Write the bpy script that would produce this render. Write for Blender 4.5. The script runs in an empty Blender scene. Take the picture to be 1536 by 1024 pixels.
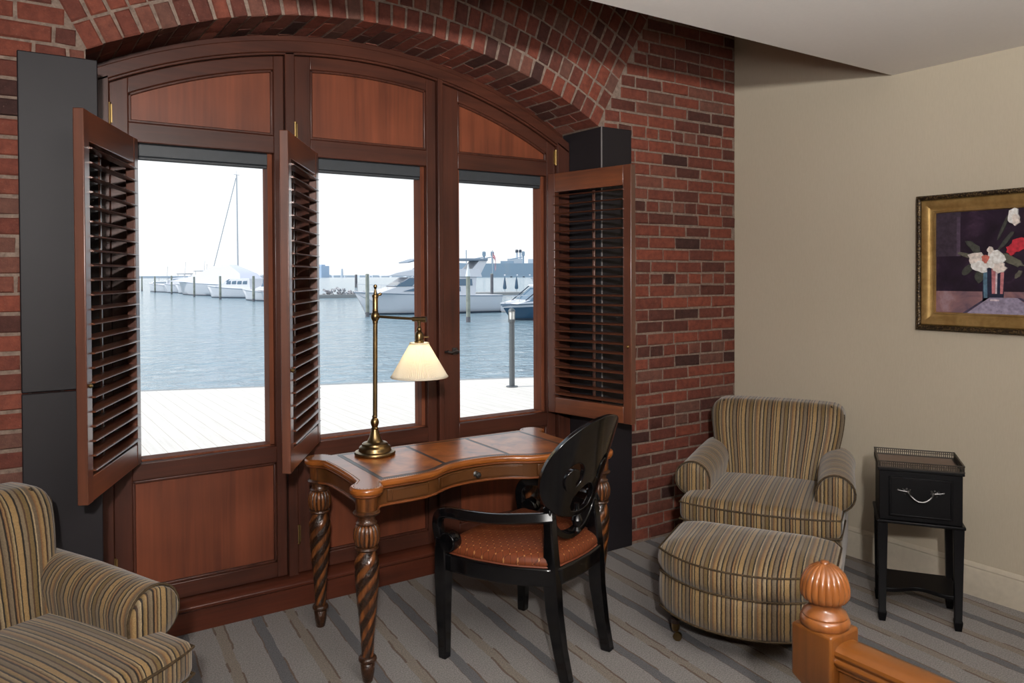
import bpy, bmesh, math, random
from mathutils import Vector, Matrix, geometry
R = math.radians
PI = math.pi
rnd = random.Random(7)
S = bpy.context.scene
COL = S.collection

# ------------------------------------------------------------------ mesh builder
class MB:
    def __init__(s):
        s.v = []; s.f = []; s.a = []; s.m = []
        s.val = 0.0; s.mi = 0
    def vert(s, p, a=None):
        s.v.append(tuple(p)); s.a.append(s.val if a is None else a); return len(s.v) - 1
    def face(s, ids):
        s.f.append(tuple(ids)); s.m.append(s.mi)
    def box(s, c, d, rot=None):
        b = len(s.v)
        for z in (-.5, .5):
            for y in (-.5, .5):
                for x in (-.5, .5):
                    p = Vector((x * d[0], y * d[1], z * d[2]))
                    if rot: p = rot @ p
                    s.vert(Vector(c) + p)
        for q in ((0, 2, 3, 1), (4, 5, 7, 6), (0, 1, 5, 4), (1, 3, 7, 5), (3, 2, 6, 7), (2, 0, 4, 6)):
            s.face([b + i for i in q])
    def bx(s, x0, x1, y0, y1, z0, z1):
        s.box(((x0 + x1) / 2, (y0 + y1) / 2, (z0 + z1) / 2), (abs(x1 - x0), abs(y1 - y0), abs(z1 - z0)))
    def prism(s, poly, fn0, fn1):
        b = len(s.v); n = len(poly)
        for p in poly: s.vert(fn0(p))
        for p in poly: s.vert(fn1(p))
        s.face(list(range(b + n - 1, b - 1, -1))); s.face(list(range(b + n, b + 2 * n)))
        for i in range(n):
            j = (i + 1) % n
            s.face((b + i, b + j, b + n + j, b + n + i))
    def pxz(s, poly, y0, y1): s.prism(poly, lambda p: (p[0], y0, p[1]), lambda p: (p[0], y1, p[1]))
    def pxy(s, poly, z0, z1): s.prism(poly, lambda p: (p[0], p[1], z0), lambda p: (p[0], p[1], z1))
    def pyz(s, poly, x0, x1): s.prism(poly, lambda p: (x0, p[0], p[1]), lambda p: (x1, p[0], p[1]))
    def loft(s, rings, cap=True, closed=True, vals=None):
        b = len(s.v); n = len(rings[0])
        for i, r in enumerate(rings):
            for j, p in enumerate(r): s.vert(p, None if vals is None else vals[i][j])
        for i in range(len(rings) - 1):
            for j in range(n if closed else n - 1):
                k = (j + 1) % n
                s.face((b + i * n + j, b + i * n + k, b + (i + 1) * n + k, b + (i + 1) * n + j))
        if cap:
            s.face([b + j for j in range(n - 1, -1, -1)])
            e = b + (len(rings) - 1) * n
            s.face([e + j for j in range(n)])
    def lathe(s, prof, n=24, c=(0, 0, 0), rf=None, vf=None, M=None, cap=True):
        rings = []; vals = []
        for r, z in prof:
            ring = []; vr = []
            for j in range(n):
                t = 2 * PI * j / n
                rr = r * (rf(t, z) if rf else 1)
                p = Vector((rr * math.cos(t), rr * math.sin(t), z))
                if M: p = M @ p
                ring.append(Vector(c) + p); vr.append(vf(t, z) if vf else s.val)
            rings.append(ring); vals.append(vr)
        s.loft(rings, cap, True, vals)
    def tube(s, pts, rad, n=10, cap=True, sec=None, up=(0, 0, 1)):
        pts = [Vector(p) for p in pts]; m = len(pts)
        rings = []; nrm = None
        for i, p in enumerate(pts):
            t = (pts[min(i + 1, m - 1)] - pts[max(i - 1, 0)]).normalized()
            if sec:
                x = t.cross(Vector(up)); x = x.normalized() if x.length > 1e-5 else (nrm or Vector((1, 0, 0)))
                nrm = x
            else:
                if nrm is None:
                    nrm = t.orthogonal().normalized()
                nrm = (nrm - t * nrm.dot(t)).normalized(); x = nrm
            y = x.cross(t) if sec else t.cross(x)
            r = rad[i] if isinstance(rad, (list, tuple)) else rad
            if sec: rings.append([p + x * (q[0] * r) + y * (q[1] * r) for q in sec])
            else: rings.append([p + x * (r * math.cos(2 * PI * k / n)) + y * (r * math.sin(2 * PI * k / n)) for k in range(n)])
        s.loft(rings, cap)
    def rbox(s, c, d, r, n=8, fn=None, st=None):
        """rounded box; fn deforms a local point, st gives the stripe coordinate of a local point"""
        bm = bmesh.new()
        bmesh.ops.create_cube(bm, size=1)
        bmesh.ops.subdivide_edges(bm, edges=bm.edges[:], cuts=n, use_grid_fill=True)
        h = Vector(d) / 2
        b = len(s.v)
        bm.verts.ensure_lookup_table()
        for v in bm.verts:
            q = Vector()
            for k in range(3):
                t = max(-1, min(1, v.co[k] * 2))
                t = math.sin(t * PI / 2) * .45 + t * .55
                q[k] = t * h[k]
            cl = Vector([max(-(h[k] - r), min(h[k] - r, q[k])) for k in range(3)])
            dd = q - cl
            if dd.length > 1e-9:
                m = max(abs(dd.x), abs(dd.y), abs(dd.z))
                dd = dd.normalized() * m
            p = cl + dd
            a = st(p) if st else s.val
            if fn: p = fn(p)
            s.vert(Vector(c) + p, a)
        for f in bm.faces: s.face([b + v.index for v in f.verts])
        bm.free()
    def xf(s, M, start=0):
        for i in range(start, len(s.v)): s.v[i] = tuple(M @ Vector(s.v[i]))
    def build(s, name, mat, parent=None, bevel=0, seg=2, smooth=38, loc=None, weld=False):
        me = bpy.data.meshes.new(name)
        me.from_pydata(s.v, [], s.f)
        at = me.attributes.new('val', 'FLOAT', 'POINT')
        at.data.foreach_set('value', s.a)
        mats = mat if isinstance(mat, (list, tuple)) else [mat]
        for m in mats: me.materials.append(m)
        me.polygons.foreach_set('material_index', s.m)
        bm = bmesh.new(); bm.from_mesh(me)
        if weld: bmesh.ops.remove_doubles(bm, verts=bm.verts, dist=1e-5)
        bmesh.ops.recalc_face_normals(bm, faces=bm.faces); bm.to_mesh(me); bm.free()
        me.polygons.foreach_set('use_smooth', [bool(smooth)] * len(me.polygons))
        if smooth: me.set_sharp_from_angle(angle=R(smooth))
        me.update()
        o = bpy.data.objects.new(name, me); COL.objects.link(o)
        if parent: o.parent = parent
        if loc: o.location = loc
        if bevel:
            md = o.modifiers.new('bevel', 'BEVEL'); md.width = bevel; md.segments = seg
            md.limit_method = 'ANGLE'; md.angle_limit = R(40); md.harden_normals = False
        return o

def tag(o, label=None, cat=None, group=None, kind=None):
    if label: o['label'] = label
    if cat: o['category'] = cat
    if group: o['group'] = group
    if kind: o['kind'] = kind
    return o
def thing(name, label, cat, loc=(0, 0, 0), rz=0, group=None):
    o = bpy.data.objects.new(name, None); COL.objects.link(o); o.empty_display_size = .1
    o.location = loc; o.rotation_euler = (0, 0, rz)
    return tag(o, label, cat, group)
def struct(name, loc=(0, 0, 0)):
    o = bpy.data.objects.new(name, None); COL.objects.link(o); o.location = loc; o.empty_display_size = .1
    o['kind'] = 'structure'; return o
def lerp(a, b, t): return a + (b - a) * t
def sstep(a, b, x):
    t = max(0, min(1, (x - a) / (b - a))); return t * t * (3 - 2 * t)
def spline(P, n=8):
    P = [Vector(p) for p in P]; out = []
    for i in range(len(P) - 1):
        p0 = P[max(i - 1, 0)]; p1 = P[i]; p2 = P[i + 1]; p3 = P[min(i + 2, len(P) - 1)]
        for k in range(n):
            t = k / n
            out.append(.5 * ((2 * p1) + (p2 - p0) * t + (2 * p0 - 5 * p1 + 4 * p2 - p3) * t * t + (3 * p1 - p0 - 3 * p2 + p3) * t ** 3))
    out.append(P[-1]); return out

# ------------------------------------------------------------------ materials
def srgb(r, g, b, k=1.0):
    f = lambda c: ((c / 255) / 12.92 if c <= 10.3 else (((c / 255) + .055) / 1.055) ** 2.4) * k
    return (f(r), f(g), f(b), 1)
class NT:
    def __init__(s, name):
        s.mat = bpy.data.materials.new(name); s.mat.use_nodes = True
        s.t = s.mat.node_tree; s.t.nodes.clear()
        s.out = s.n('ShaderNodeOutputMaterial')
    def n(s, typ, **kw):
        x = s.t.nodes.new(typ)
        for k, v in kw.items(): setattr(x, k, v)
        return x
    def l(s, a, b): s.t.links.new(a, b)
    def set(s, sock, v):
        if hasattr(v, 'is_linked') or isinstance(v, bpy.types.NodeSocket): s.l(v, sock)
        else: sock.default_value = v
    def coord(s, scale=(1, 1, 1), rot=(0, 0, 0), loc=(0, 0, 0), kind='Object'):
        tc = s.n('ShaderNodeTexCoord'); mp = s.n('ShaderNodeMapping')
        mp.inputs['Scale'].default_value = scale; mp.inputs['Rotation'].default_value = rot; mp.inputs['Location'].default_value = loc
        s.l(tc.outputs[kind], mp.inputs[0]); return mp.outputs[0]
    def noise(s, vec, scale, detail=3, rough=.5, dist=0):
        x = s.n('ShaderNodeTexNoise'); s.l(vec, x.inputs['Vector'])
        x.inputs['Scale'].default_value = scale; x.inputs['Detail'].default_value = detail
        x.inputs['Roughness'].default_value = rough; x.inputs['Distortion'].default_value = dist
        return x.outputs['Fac']
    def ramp(s, fac, stops, interp='LINEAR'):
        x = s.n('ShaderNodeValToRGB'); x.color_ramp.interpolation = interp
        e = x.color_ramp.elements
        while len(e) > 1: e.remove(e[-1])
        e[0].position = stops[0][0]; e[0].color = stops[0][1]
        for p, c in stops[1:]:
            k = e.new(p); k.color = c
        s.l(fac, x.inputs[0]); return x.outputs[0]
    def math(s, op, a, b=0.0, c=None):
        x = s.n('ShaderNodeMath', operation=op)
        s.set(x.inputs[0], a); s.set(x.inputs[1], b)
        if c is not None: s.set(x.inputs[2], c)
        return x.outputs[0]
    def mix(s, fac, a, b, mode='MIX'):
        x = s.n('ShaderNodeMix', data_type='RGBA', blend_type=mode)
        s.set(x.inputs[0], fac); s.set(x.inputs[6], a); s.set(x.inputs[7], b)
        return x.outputs[2]
    def attr(s, name='val'):
        x = s.n('ShaderNodeAttribute', attribute_name=name); return x.outputs['Fac']
    def bump(s, h, strength=.3, dist=.002):
        x = s.n('ShaderNodeBump'); x.inputs['Strength'].default_value = strength; x.inputs['Distance'].default_value = dist
        s.l(h, x.inputs['Height']); return x.outputs[0]
    def bsdf(s, col, rough=.5, metal=0, normal=None, coat=0, spec=.5, coat_rough=.1, sheen=0):
        p = s.n('ShaderNodeBsdfPrincipled')
        s.set(p.inputs['Base Color'], col); s.set(p.inputs['Roughness'], rough); s.set(p.inputs['Metallic'], metal)
        p.inputs['Specular IOR Level'].default_value = spec
        p.inputs['Coat Weight'].default_value = coat; p.inputs['Coat Roughness'].default_value = coat_rough
        p.inputs['Sheen Weight'].default_value = sheen
        if normal is not None: s.l(normal, p.inputs['Normal'])
        s.l(p.outputs[0], s.out.inputs[0]); return p

def flat(name, col, rough=.5, metal=0, coat=0, spec=.5, var=.06, sc=30):
    t = NT(name)
    n = t.noise(t.coord(), sc, 3)
    c = t.ramp(n, [(.3, tuple(x * (1 - var) for x in col[:3]) + (1,)), (.7, tuple(min(1, x * (1 + var)) for x in col[:3]) + (1,))])
    t.bsdf(c, rough, metal, None, coat, spec)
    return t.mat
def wood(name, dark, light, axis=2, rough=.38, coat=.15, sc=1.0, blotch=.35, coat_rough=.15, spec=.45):
    t = NT(name)
    s1 = [26 * sc] * 3; s1[axis] = 1.6 * sc
    s2 = [110 * sc] * 3; s2[axis] = 3.5 * sc
    g = t.noise(t.coord(tuple(s1)), 1, 4, .6, .4)
    f = t.noise(t.coord(tuple(s2)), 1, 2, .5)
    b = t.noise(t.coord((3, 3, 3)), 1, 2)
    h = t.math('ADD', t.math('MULTIPLY', g, .55), t.math('ADD', t.math('MULTIPLY', f, .2), t.math('MULTIPLY', b, blotch)))
    c = t.ramp(h, [(.35, dark), (.72, light)])
    t.bsdf(c, rough, 0, t.bump(f, .08, .001), coat, spec, coat_rough)
    return t.mat

M = {}
def mats():
    M['panel'] = wood('mahogany_panel', srgb(80, 40, 26), srgb(132, 70, 45), 2, .42, .1, .6)
    M['frame_v'] = wood('mahogany_upright', srgb(50, 26, 19), srgb(84, 45, 32), 2, .38, .08)
    M['frame_h'] = wood('mahogany_rail', srgb(50, 26, 19), srgb(84, 45, 32), 0, .38, .08)
    M['base'] = wood('mahogany_base', srgb(58, 28, 19), srgb(94, 46, 30), 0, .36, .15)
    M['shut_v'] = wood('shutter_upright', srgb(64, 33, 23), srgb(106, 59, 39), 2, .34, 1, 1, .35, .28, .6)
    M['shut_h'] = wood('shutter_rail', srgb(68, 35, 22), srgb(130, 73, 43), 0, .34, 1, 1, .35, .28, .6)
    M['bead'] = wood('glazing_bead', srgb(84, 44, 30), srgb(132, 76, 52), 2, .65, 0, 1, .35, .15, .15)
    M['slat'] = wood('shutter_slat', srgb(66, 36, 25), srgb(104, 60, 40), 0, .3, .3)
    M['desk'] = wood('desk_wood', srgb(60, 30, 12), srgb(150, 84, 32), 0, .32, .4, .7, .6)
    M['apron'] = wood('desk_apron', srgb(36, 20, 11), srgb(84, 50, 22), 0, .34, .3, .7, .7)
    M['desk_dark'] = wood('desk_edge', srgb(52, 26, 13), srgb(116, 62, 28), 0, .35, .3, .7, .6)
    M['bed'] = wood('bed_wood', srgb(40, 20, 8), srgb(118, 68, 24), 2, .34, .35, .6, .6)
    M['bed_h'] = wood('bed_rail_wood', srgb(44, 22, 8), srgb(118, 68, 24), 1, .34, .35, .6, .6)
    M['bed_fin'] = wood('bed_finial_wood', srgb(58, 28, 10), srgb(136, 80, 38), 2, .3, .3, 1, .6)
    M['black'] = flat('black_lacquer', srgb(8, 8, 10), .16, 0, .4, .4)
    M['black_satin'] = flat('black_paint', srgb(6, 5, 7), .45, 0, .0, .22)
    M['shelf_top'] = wood('tray_marble', srgb(88, 68, 56), srgb(128, 104, 90), 0, .4, .1, .3)
    M['pewter'] = flat('pewter', srgb(108, 107, 106), .42, 1)
    M['gallery'] = flat('gallery_metal', srgb(72, 66, 60), .4, .8)
    M['brass'] = flat('antique_brass', srgb(132, 110, 76), .33, 1, 0, .5, .25, 12)
    M['hinge'] = flat('hinge_brass', srgb(150, 125, 80), .45, 1)
    M['dark_leg'] = flat('dark_stained_leg', srgb(40, 22, 16), .35, 0, .3)
    M['clad'] = flat('charcoal_cladding', srgb(31, 27, 30), .55, 0, 0, .35, .1, 4)
    M['shade_blind'] = flat('blind_cassette', srgb(58, 62, 66), .5)
    M['white_trim'] = flat('cream_trim_paint', srgb(190, 180, 162), .4)
    # leather
    t = NT('desk_leather')
    a = t.noise(t.coord(), 9, 4, .6, .5); b = t.noise(t.coord(), 160, 2)
    c = t.ramp(a, [(.3, srgb(98, 50, 20)), (.5, srgb(152, 84, 34)), (.72, srgb(186, 114, 54))])
    t.bsdf(c, .3, 0, t.bump(b, .12, .001), .25, .5, .2); M['leather'] = t.mat
    M['leather_dark'] = flat('leather_border', srgb(40, 24, 18), .4, 0, .1)
    M['stud'] = flat('desk_stitch', srgb(120, 92, 60), .4, .3)
    # carved twisted leg: val 0 dark carved, 1 honey strand
    t = NT('desk_leg_wood')
    n = t.noise(t.coord(), 120, 3, .6); g = t.noise(t.coord((60, 60, 8)), 1, 3)
    av = t.attr()
    dark = t.ramp(n, [(.35, srgb(20, 12, 8)), (.65, srgb(56, 34, 21))])
    hon = t.ramp(g, [(.35, srgb(70, 38, 18)), (.7, srgb(140, 82, 38))])
    t.bsdf(t.mix(av, dark, hon), .3, 0, t.bump(t.math('MULTIPLY', n, t.math('SUBTRACT', 1.0, av)), .9, .004), .35, .5, .15)
    M['desk_leg'] = t.mat
    # striped upholstery
    t = NT('striped_upholstery')
    st = t.attr()
    w = t.noise(t.coord(), 60, 2)
    st2 = t.math('ADD', st, t.math('MULTIPLY', t.math('SUBTRACT', w, .5), .003))
    fr = t.math('FRACT', t.math('DIVIDE', st2, .17))
    gold = srgb(150, 122, 80); olive = srgb(114, 94, 58); dk = srgb(30, 23, 17); grey = srgb(124, 108, 84)
    brn = srgb(76, 52, 34); crm = srgb(164, 143, 109); tp = srgb(102, 87, 68); rust = srgb(116, 79, 49)
    seq = [(0, gold), (.08, gold), (.085, dk), (.115, dk), (.12, grey), (.185, grey), (.19, brn), (.215, brn), (.22, olive), (.29, olive),
           (.295, dk), (.322, dk), (.327, crm), (.35, crm), (.355, tp), (.41, tp), (.415, rust), (.47, gold), (.50, gold), (.505, dk), (.535, brn), (.54, grey),
           (.60, crm), (.605, dk), (.632, dk), (.637, olive), (.70, gold), (.705, brn), (.73, dk), (.735, tp), (.81, grey), (.815, dk)]
    # ramps hold 32 stops; two half ramps are joined
    c1 = t.ramp(fr, seq[:31])
    seq2 = [(0, tp), (.815, tp), (.82, dk), (.846, dk), (.85, rust), (.885, gold), (.89, brn), (.91, brn), (.915, olive), (.96, crm), (.965, dk), (.985, dk), (.99, gold)]
    c2 = t.ramp(fr, seq2)
    c = t.mix(t.math('GREATER_THAN', fr, .81), c1, c2)
    ik = t.noise(t.coord((40, 40, 40)), 6, 3, .6)
    c = t.mix(.45, c, t.ramp(ik, [(.35, (.45, .43, .40, 1)), (.65, (1, 1, 1, 1))]), 'MULTIPLY')
    wv = t.noise(t.coord(), 500, 2)
    t.bsdf(c, .62, 0, t.bump(wv, .25, .001), 0, .3, .1, .25); M['stripe'] = t.mat
    M['welt'] = flat('dark_piping', srgb(70, 56, 38), .7, 0, 0, .3, .4, 90)
    # chair seat fabric: rust diamonds with pale dots
    t = NT('rust_diamond_fabric')
    v = t.coord((1, 1, 0), (0, 0, R(45)))
    sx = t.n('ShaderNodeSeparateXYZ'); t.l(v, sx.inputs[0])
    q = .026
    def cell(o):
        f = t.math('FRACT', t.math('DIVIDE', o, q)); return t.math('ABSOLUTE', t.math('SUBTRACT', f, .5))
    ax, ay = cell(sx.outputs[0]), cell(sx.outputs[1])
    mx = t.math('MAXIMUM', ax, ay); mn = t.math('MINIMUM', ax, ay)
    line = t.math('GREATER_THAN', mx, .45)
    dot = t.math('GREATER_THAN', mn, .40)
    c = t.mix(t.math('MULTIPLY', line, .6), srgb(112, 56, 31), srgb(66, 35, 23))
    c = t.mix(dot, c, srgb(170, 118, 72))
    n = t.noise(t.coord(), 25, 3)
    c = t.mix(.35, c, t.ramp(n, [(.3, (.7, .7, .7, 1)), (.7, (1, 1, 1, 1))]), 'MULTIPLY')
    t.bsdf(c, .5, 0, t.bump(t.noise(t.coord(), 420, 2), .2, .001), 0, .25, .1, .0); M['rust'] = t.mat
    # brick
    t = NT('red_brick')
    av = t.attr(); n1 = t.noise(t.coord(), 28, 5, .65); n2 = t.noise(t.coord(), 140, 4, .7); n3 = t.noise(t.coord(), 1.6, 3)
    base = t.ramp(av, [(0, srgb(66, 44, 41)), (.12, srgb(88, 54, 47)), (.45, srgb(114, 64, 53)), (.8, srgb(136, 74, 58)), (1, srgb(110, 78, 68))])
    c = t.mix(.75, base, t.ramp(n1, [(.3, (.5, .48, .48, 1)), (.68, (1.1, 1.05, 1.0, 1))]), 'MULTIPLY')
    c = t.mix(t.math('MULTIPLY', t.math('GREATER_THAN', n2, .66), .45), c, srgb(150, 120, 108))
    c = t.mix(.4, c, t.ramp(n3, [(.35, (.7, .7, .72, 1)), (.65, (1, 1, 1, 1))]), 'MULTIPLY')
    t.bsdf(c, .8, 0, t.bump(t.math('ADD', n1, n2), .55, .006), 0, .25); M['brick'] = t.mat
    t = NT('mortar')
    n1 = t.noise(t.coord(), 60, 5, .65); n2 = t.noise(t.coord(), 2.5, 3)
    c = t.ramp(n1, [(.3, srgb(108, 92, 82)), (.7, srgb(148, 130, 117))])
    c = t.mix(.35, c, t.ramp(n2, [(.35, (.65, .6, .58, 1)), (.65, (1, 1, 1, 1))]), 'MULTIPLY')
    t.bsdf(c, .9, 0, t.bump(n1, .6, .006), 0, .2); M['mortar'] = t.mat
    # plaster walls
    def plaster(name, c1, c2, sc=220):
        t = NT(name); n = t.noise(t.coord((1, 1, .15)), sc, 2); m = t.noise(t.coord(), 1.2, 2)
        c = t.mix(.5, t.ramp(n, [(.3, c1), (.7, c2)]), t.ramp(m, [(.3, c1), (.7, c2)]))
        t.bsdf(c, .75, 0, t.bump(n, .08, .001), 0, .25); return t.mat
    M['wall'] = plaster('beige_wallcovering', srgb(184, 173, 153), srgb(192, 181, 161))
    M['wall_brown'] = plaster('brown_wallcovering', srgb(112, 92, 74), srgb(122, 100, 80))
    M['ceiling'] = plaster('ceiling_paint', srgb(230, 226, 222), srgb(234, 230, 226), 60)
    # carpet
    t = NT('striped_carpet')
    tc = t.n('ShaderNodeTexCoord'); sx = t.n('ShaderNodeSeparateXYZ'); t.l(tc.outputs['Object'], sx.inputs[0])
    x, y = sx.outputs[0], sx.outputs[1]
    wig = t.noise(t.coord((3, 5, 1)), 1, 3, .6); wig2 = t.noise(t.coord((20, 14, 1)), 1, 2)
    u = t.math('ADD', x, t.math('MULTIPLY', t.math('SUBTRACT', 3.55, y), .08))
    u = t.math('ADD', u, t.math('ADD', t.math('MULTIPLY', t.math('SUBTRACT', wig, .5), .022), t.math('MULTIPLY', t.math('SUBTRACT', wig2, .5), .007)))
    f = t.math('FRACT', t.math('DIVIDE', t.math('SUBTRACT', u, .951 - .3147 * 40), .3147))
    g1 = srgb(152, 145, 140); bd = srgb(90, 88, 92); br = srgb(98, 64, 36); tp = srgb(142, 127, 109)
    A = t.ramp(f, [(0, br), (.006, br), (.012, bd), (.145, bd), (.15, g1), (.470, g1), (.476, br), (.502, br), (.508, tp), (.62, tp), (.625, g1), (.99, g1), (.995, br)])
    B = t.ramp(f, [(0, br), (.012, bd), (.145, bd), (.15, br), (.168, br), (.174, g1), (.478, g1), (.482, tp), (.612, tp), (.616, br), (.636, br), (.642, g1), (.99, g1)])
    dash = t.math('GREATER_THAN', t.noise(t.coord((7, 3.2, 1)), 1, 1), .5)
    c = t.mix(dash, A, B)
    pn = t.noise(t.coord(), 900, 2); p2 = t.noise(t.coord(), 170, 3, .75)
    c = t.mix(.8, c, t.ramp(p2, [(.38, (.4, .4, .4, 1)), (.62, (1.22, 1.22, 1.22, 1))]), 'MULTIPLY')
    t.bsdf(c, .95, 0, t.bump(t.math('ADD', pn, p2), .8, .006), 0, .1, .1, .3); M['carpet'] = t.mat
    # glass
    t = NT('window_glass')
    tr = t.n('ShaderNodeBsdfTransparent'); gl = t.n('ShaderNodeBsdfGlossy'); gl.inputs['Roughness'].default_value = .02
    fz = t.n('ShaderNodeFresnel'); fz.inputs['IOR'].default_value = 1.25
    mx = t.n('ShaderNodeMixShader'); t.l(fz.outputs[0], mx.inputs[0]); t.l(tr.outputs[0], mx.inputs[1]); t.l(gl.outputs[0], mx.inputs[2])
    t.l(mx.outputs[0], t.out.inputs[0]); M['glass'] = t.mat
    # lamp shade
    t = NT('pleated_shade')
    p = t.bsdf(srgb(244, 238, 224), .8, 0, None, 0, .2)
    tl = t.n('ShaderNodeBsdfTranslucent'); tl.inputs[0].default_value = srgb(246, 236, 210)
    mx = t.n('ShaderNodeMixShader'); mx.inputs[0].default_value = .45
    t.l(p.outputs[0], mx.inputs[1]); t.l(tl.outputs[0], mx.inputs[2]); t.l(mx.outputs[0], t.out.inputs[0]); M['shade'] = t.mat
    # gilt frame
    M['gilt'] = wood('gilt_frame', srgb(158, 122, 66), srgb(214, 178, 116), 1, .34, .2, .5, .4)
    bpy.data.materials['gilt_frame'].node_tree.nodes['Principled BSDF'].inputs['Metallic'].default_value = .75
    t = NT('carved_bronze_edge')
    vz = t.n('ShaderNodeTexVoronoi'); t.l(t.coord(), vz.inputs['Vector']); vz.inputs['Scale'].default_value = 110
    c = t.ramp(vz.outputs['Distance'], [(.1, srgb(120, 98, 64)), (.6, srgb(48, 36, 24))])
    t.bsdf(c, .4, .5, t.bump(vz.outputs['Distance'], .8, .003)); M['bronze'] = t.mat
    # outdoors
    t = NT('deck_boards')
    tc = t.n('ShaderNodeTexCoord'); sx = t.n('ShaderNodeSeparateXYZ'); t.l(tc.outputs['Object'], sx.inputs[0])
    f = t.math('FRACT', t.math('DIVIDE', sx.outputs[0], .145))
    gap = t.math('LESS_THAN', f, .05)
    n = t.noise(t.coord((24, 1.2, 1)), 1, 4, .6); k = t.noise(t.coord((1, 1, 1)), 2.6, 4, .7)
    c = t.ramp(n, [(.3, srgb(210, 204, 196)), (.7, srgb(226, 221, 213))])
    c = t.mix(t.math('MULTIPLY', gap, .5), c, srgb(160, 142, 124))
    c = t.mix(t.math('MULTIPLY', t.math('GREATER_THAN', k, .70), .35), c, srgb(150, 132, 118))
    t.bsdf(c, .8); M['deck'] = t.mat
    t = NT('harbour_water')
    a = t.noise(t.coord((1, 1, 1)), 1.5, 4, .6, .6); b = t.noise(t.coord((1, 1, 1)), .25, 3, .5)
    h = t.math('ADD', t.math('MULTIPLY', a, .5), b)
    t.bsdf(srgb(126, 150, 162), .12, 0, t.bump(h, .9, .6), 0, .5); M['water'] = t.mat
    M['hull'] = flat('white_gelcoat', srgb(216, 216, 222), .3, 0, .2)
    M['wrap'] = flat('white_shrink_wrap', srgb(204, 206, 218), .5)
    M['navy'] = flat('navy_hull', srgb(52, 84, 110), .25, 0, .3)
    M['boot'] = flat('boot_stripe', srgb(52, 66, 82), .4)
    M['tint'] = flat('tinted_window', srgb(86, 112, 134), .12, 0, .3)
    M['canvas_cover'] = flat('blue_canvas', srgb(104, 128, 150), .8)
    M['hardtop'] = flat('grey_hardtop', srgb(128, 142, 158), .4)
    M['steel'] = flat('polished_rail', srgb(200, 204, 210), .25, .9)
    M['mast'] = flat('mast_alloy', srgb(186, 192, 200), .35, .3)
    M['pile'] = flat('weathered_pile', srgb(148, 150, 140), .85, 0, 0, .2, .25, 2)
    M['pile_dark'] = flat('dark_pile', srgb(110, 108, 112), .85, 0, 0, .2, .25, 2)
    M['cone'] = flat('white_pile_cap', srgb(236, 238, 240), .5)
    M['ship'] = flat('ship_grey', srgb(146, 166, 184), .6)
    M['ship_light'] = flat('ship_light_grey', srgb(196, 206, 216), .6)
    M['far'] = flat('haze_toned_shore', srgb(206, 214, 224), .9)  # aerial haze put into the base colour as a pale tone
    M['tower'] = flat('haze_toned_tower', srgb(178, 196, 218), .8)  # distance haze mixed into the tower's base colour
    M['red'] = flat('flag_red', srgb(214, 92, 104), .7)
    M['flagw'] = flat('flag_white', srgb(240, 236, 238), .7)
    M['post'] = flat('galvanised_post', srgb(96, 102, 106), .5, .3)
    M['lens'] = flat('frosted_lens', srgb(236, 236, 230), .3)
    M['dock'] = flat('dock_timber', srgb(150, 150, 150), .8)
    M['ext'] = flat('exterior_brick', srgb(120, 66, 52), .9)
    M['rope'] = flat('mooring_rope', srgb(150, 150, 155), .8)
    M['debris'] = flat('dock_clutter', srgb(170, 168, 172), .8, 0, 0, .3, .5, 3)
mats()
# ------------------------------------------------------------------ the room
YB = 3.32      # inner face of the brick wall
XR = 3.92      # inner face of the papered wall
def single(name, mb, mat, **k):
    o = mb.build(name, mat, **k); o['kind'] = 'structure'; return o
XL, YF = -1.6, -3.2
m = MB(); m.bx(XL - .15, XR + .15, YF - .15, 3.75, -.12, 0); single('floor', m, M['carpet'], smooth=0)
m = MB(); m.bx(XR, XR + .15, YF - .15, 3.74, 0, 3.45); single('wall_right', m, M['wall'], smooth=0)
m = MB(); m.bx(XL - .15, XL, YF - .15, 3.74, 0, 3.45); single('wall_left', m, M['wall_brown'], smooth=0)
m = MB(); m.bx(XL, XR, YF - .15, YF, 0, 3.45); single('wall_front', m, M['wall_brown'], smooth=0)
m = MB(); m.pyz([(YF - .15, 2.586), (2.29, 2.586), (2.29, 3.3), (3.74, 3.3), (3.74, 3.5), (YF - .15, 3.5)], XL - .15, XR + .15)
single('ceiling', m, M['ceiling'], smooth=0)
# skirting board: a stepped profile along the papered wall
prof = [(0, 0), (-.018, 0), (-.018, .125), (-.013, .135), (-.016, .142), (-.009, .155), (0, .16)]
m = MB(); m.prism(prof, lambda p: (XR + p[0], YF, p[1]), lambda p: (XR + p[0], YB - .004, p[1])); single('baseboard_right', m, M['white_trim'])

# arch circles
BC, BRAD = (1.524, .127), 2.582      # brick intrados
FC, FRAD = (1.50, .07), 2.60         # timber frame, outer
def arc_z(x, c, r): return c[1] + math.sqrt(max(0, r * r - (x - c[0]) ** 2))
ZSL, ZSR = 2.37, 2.372
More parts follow.
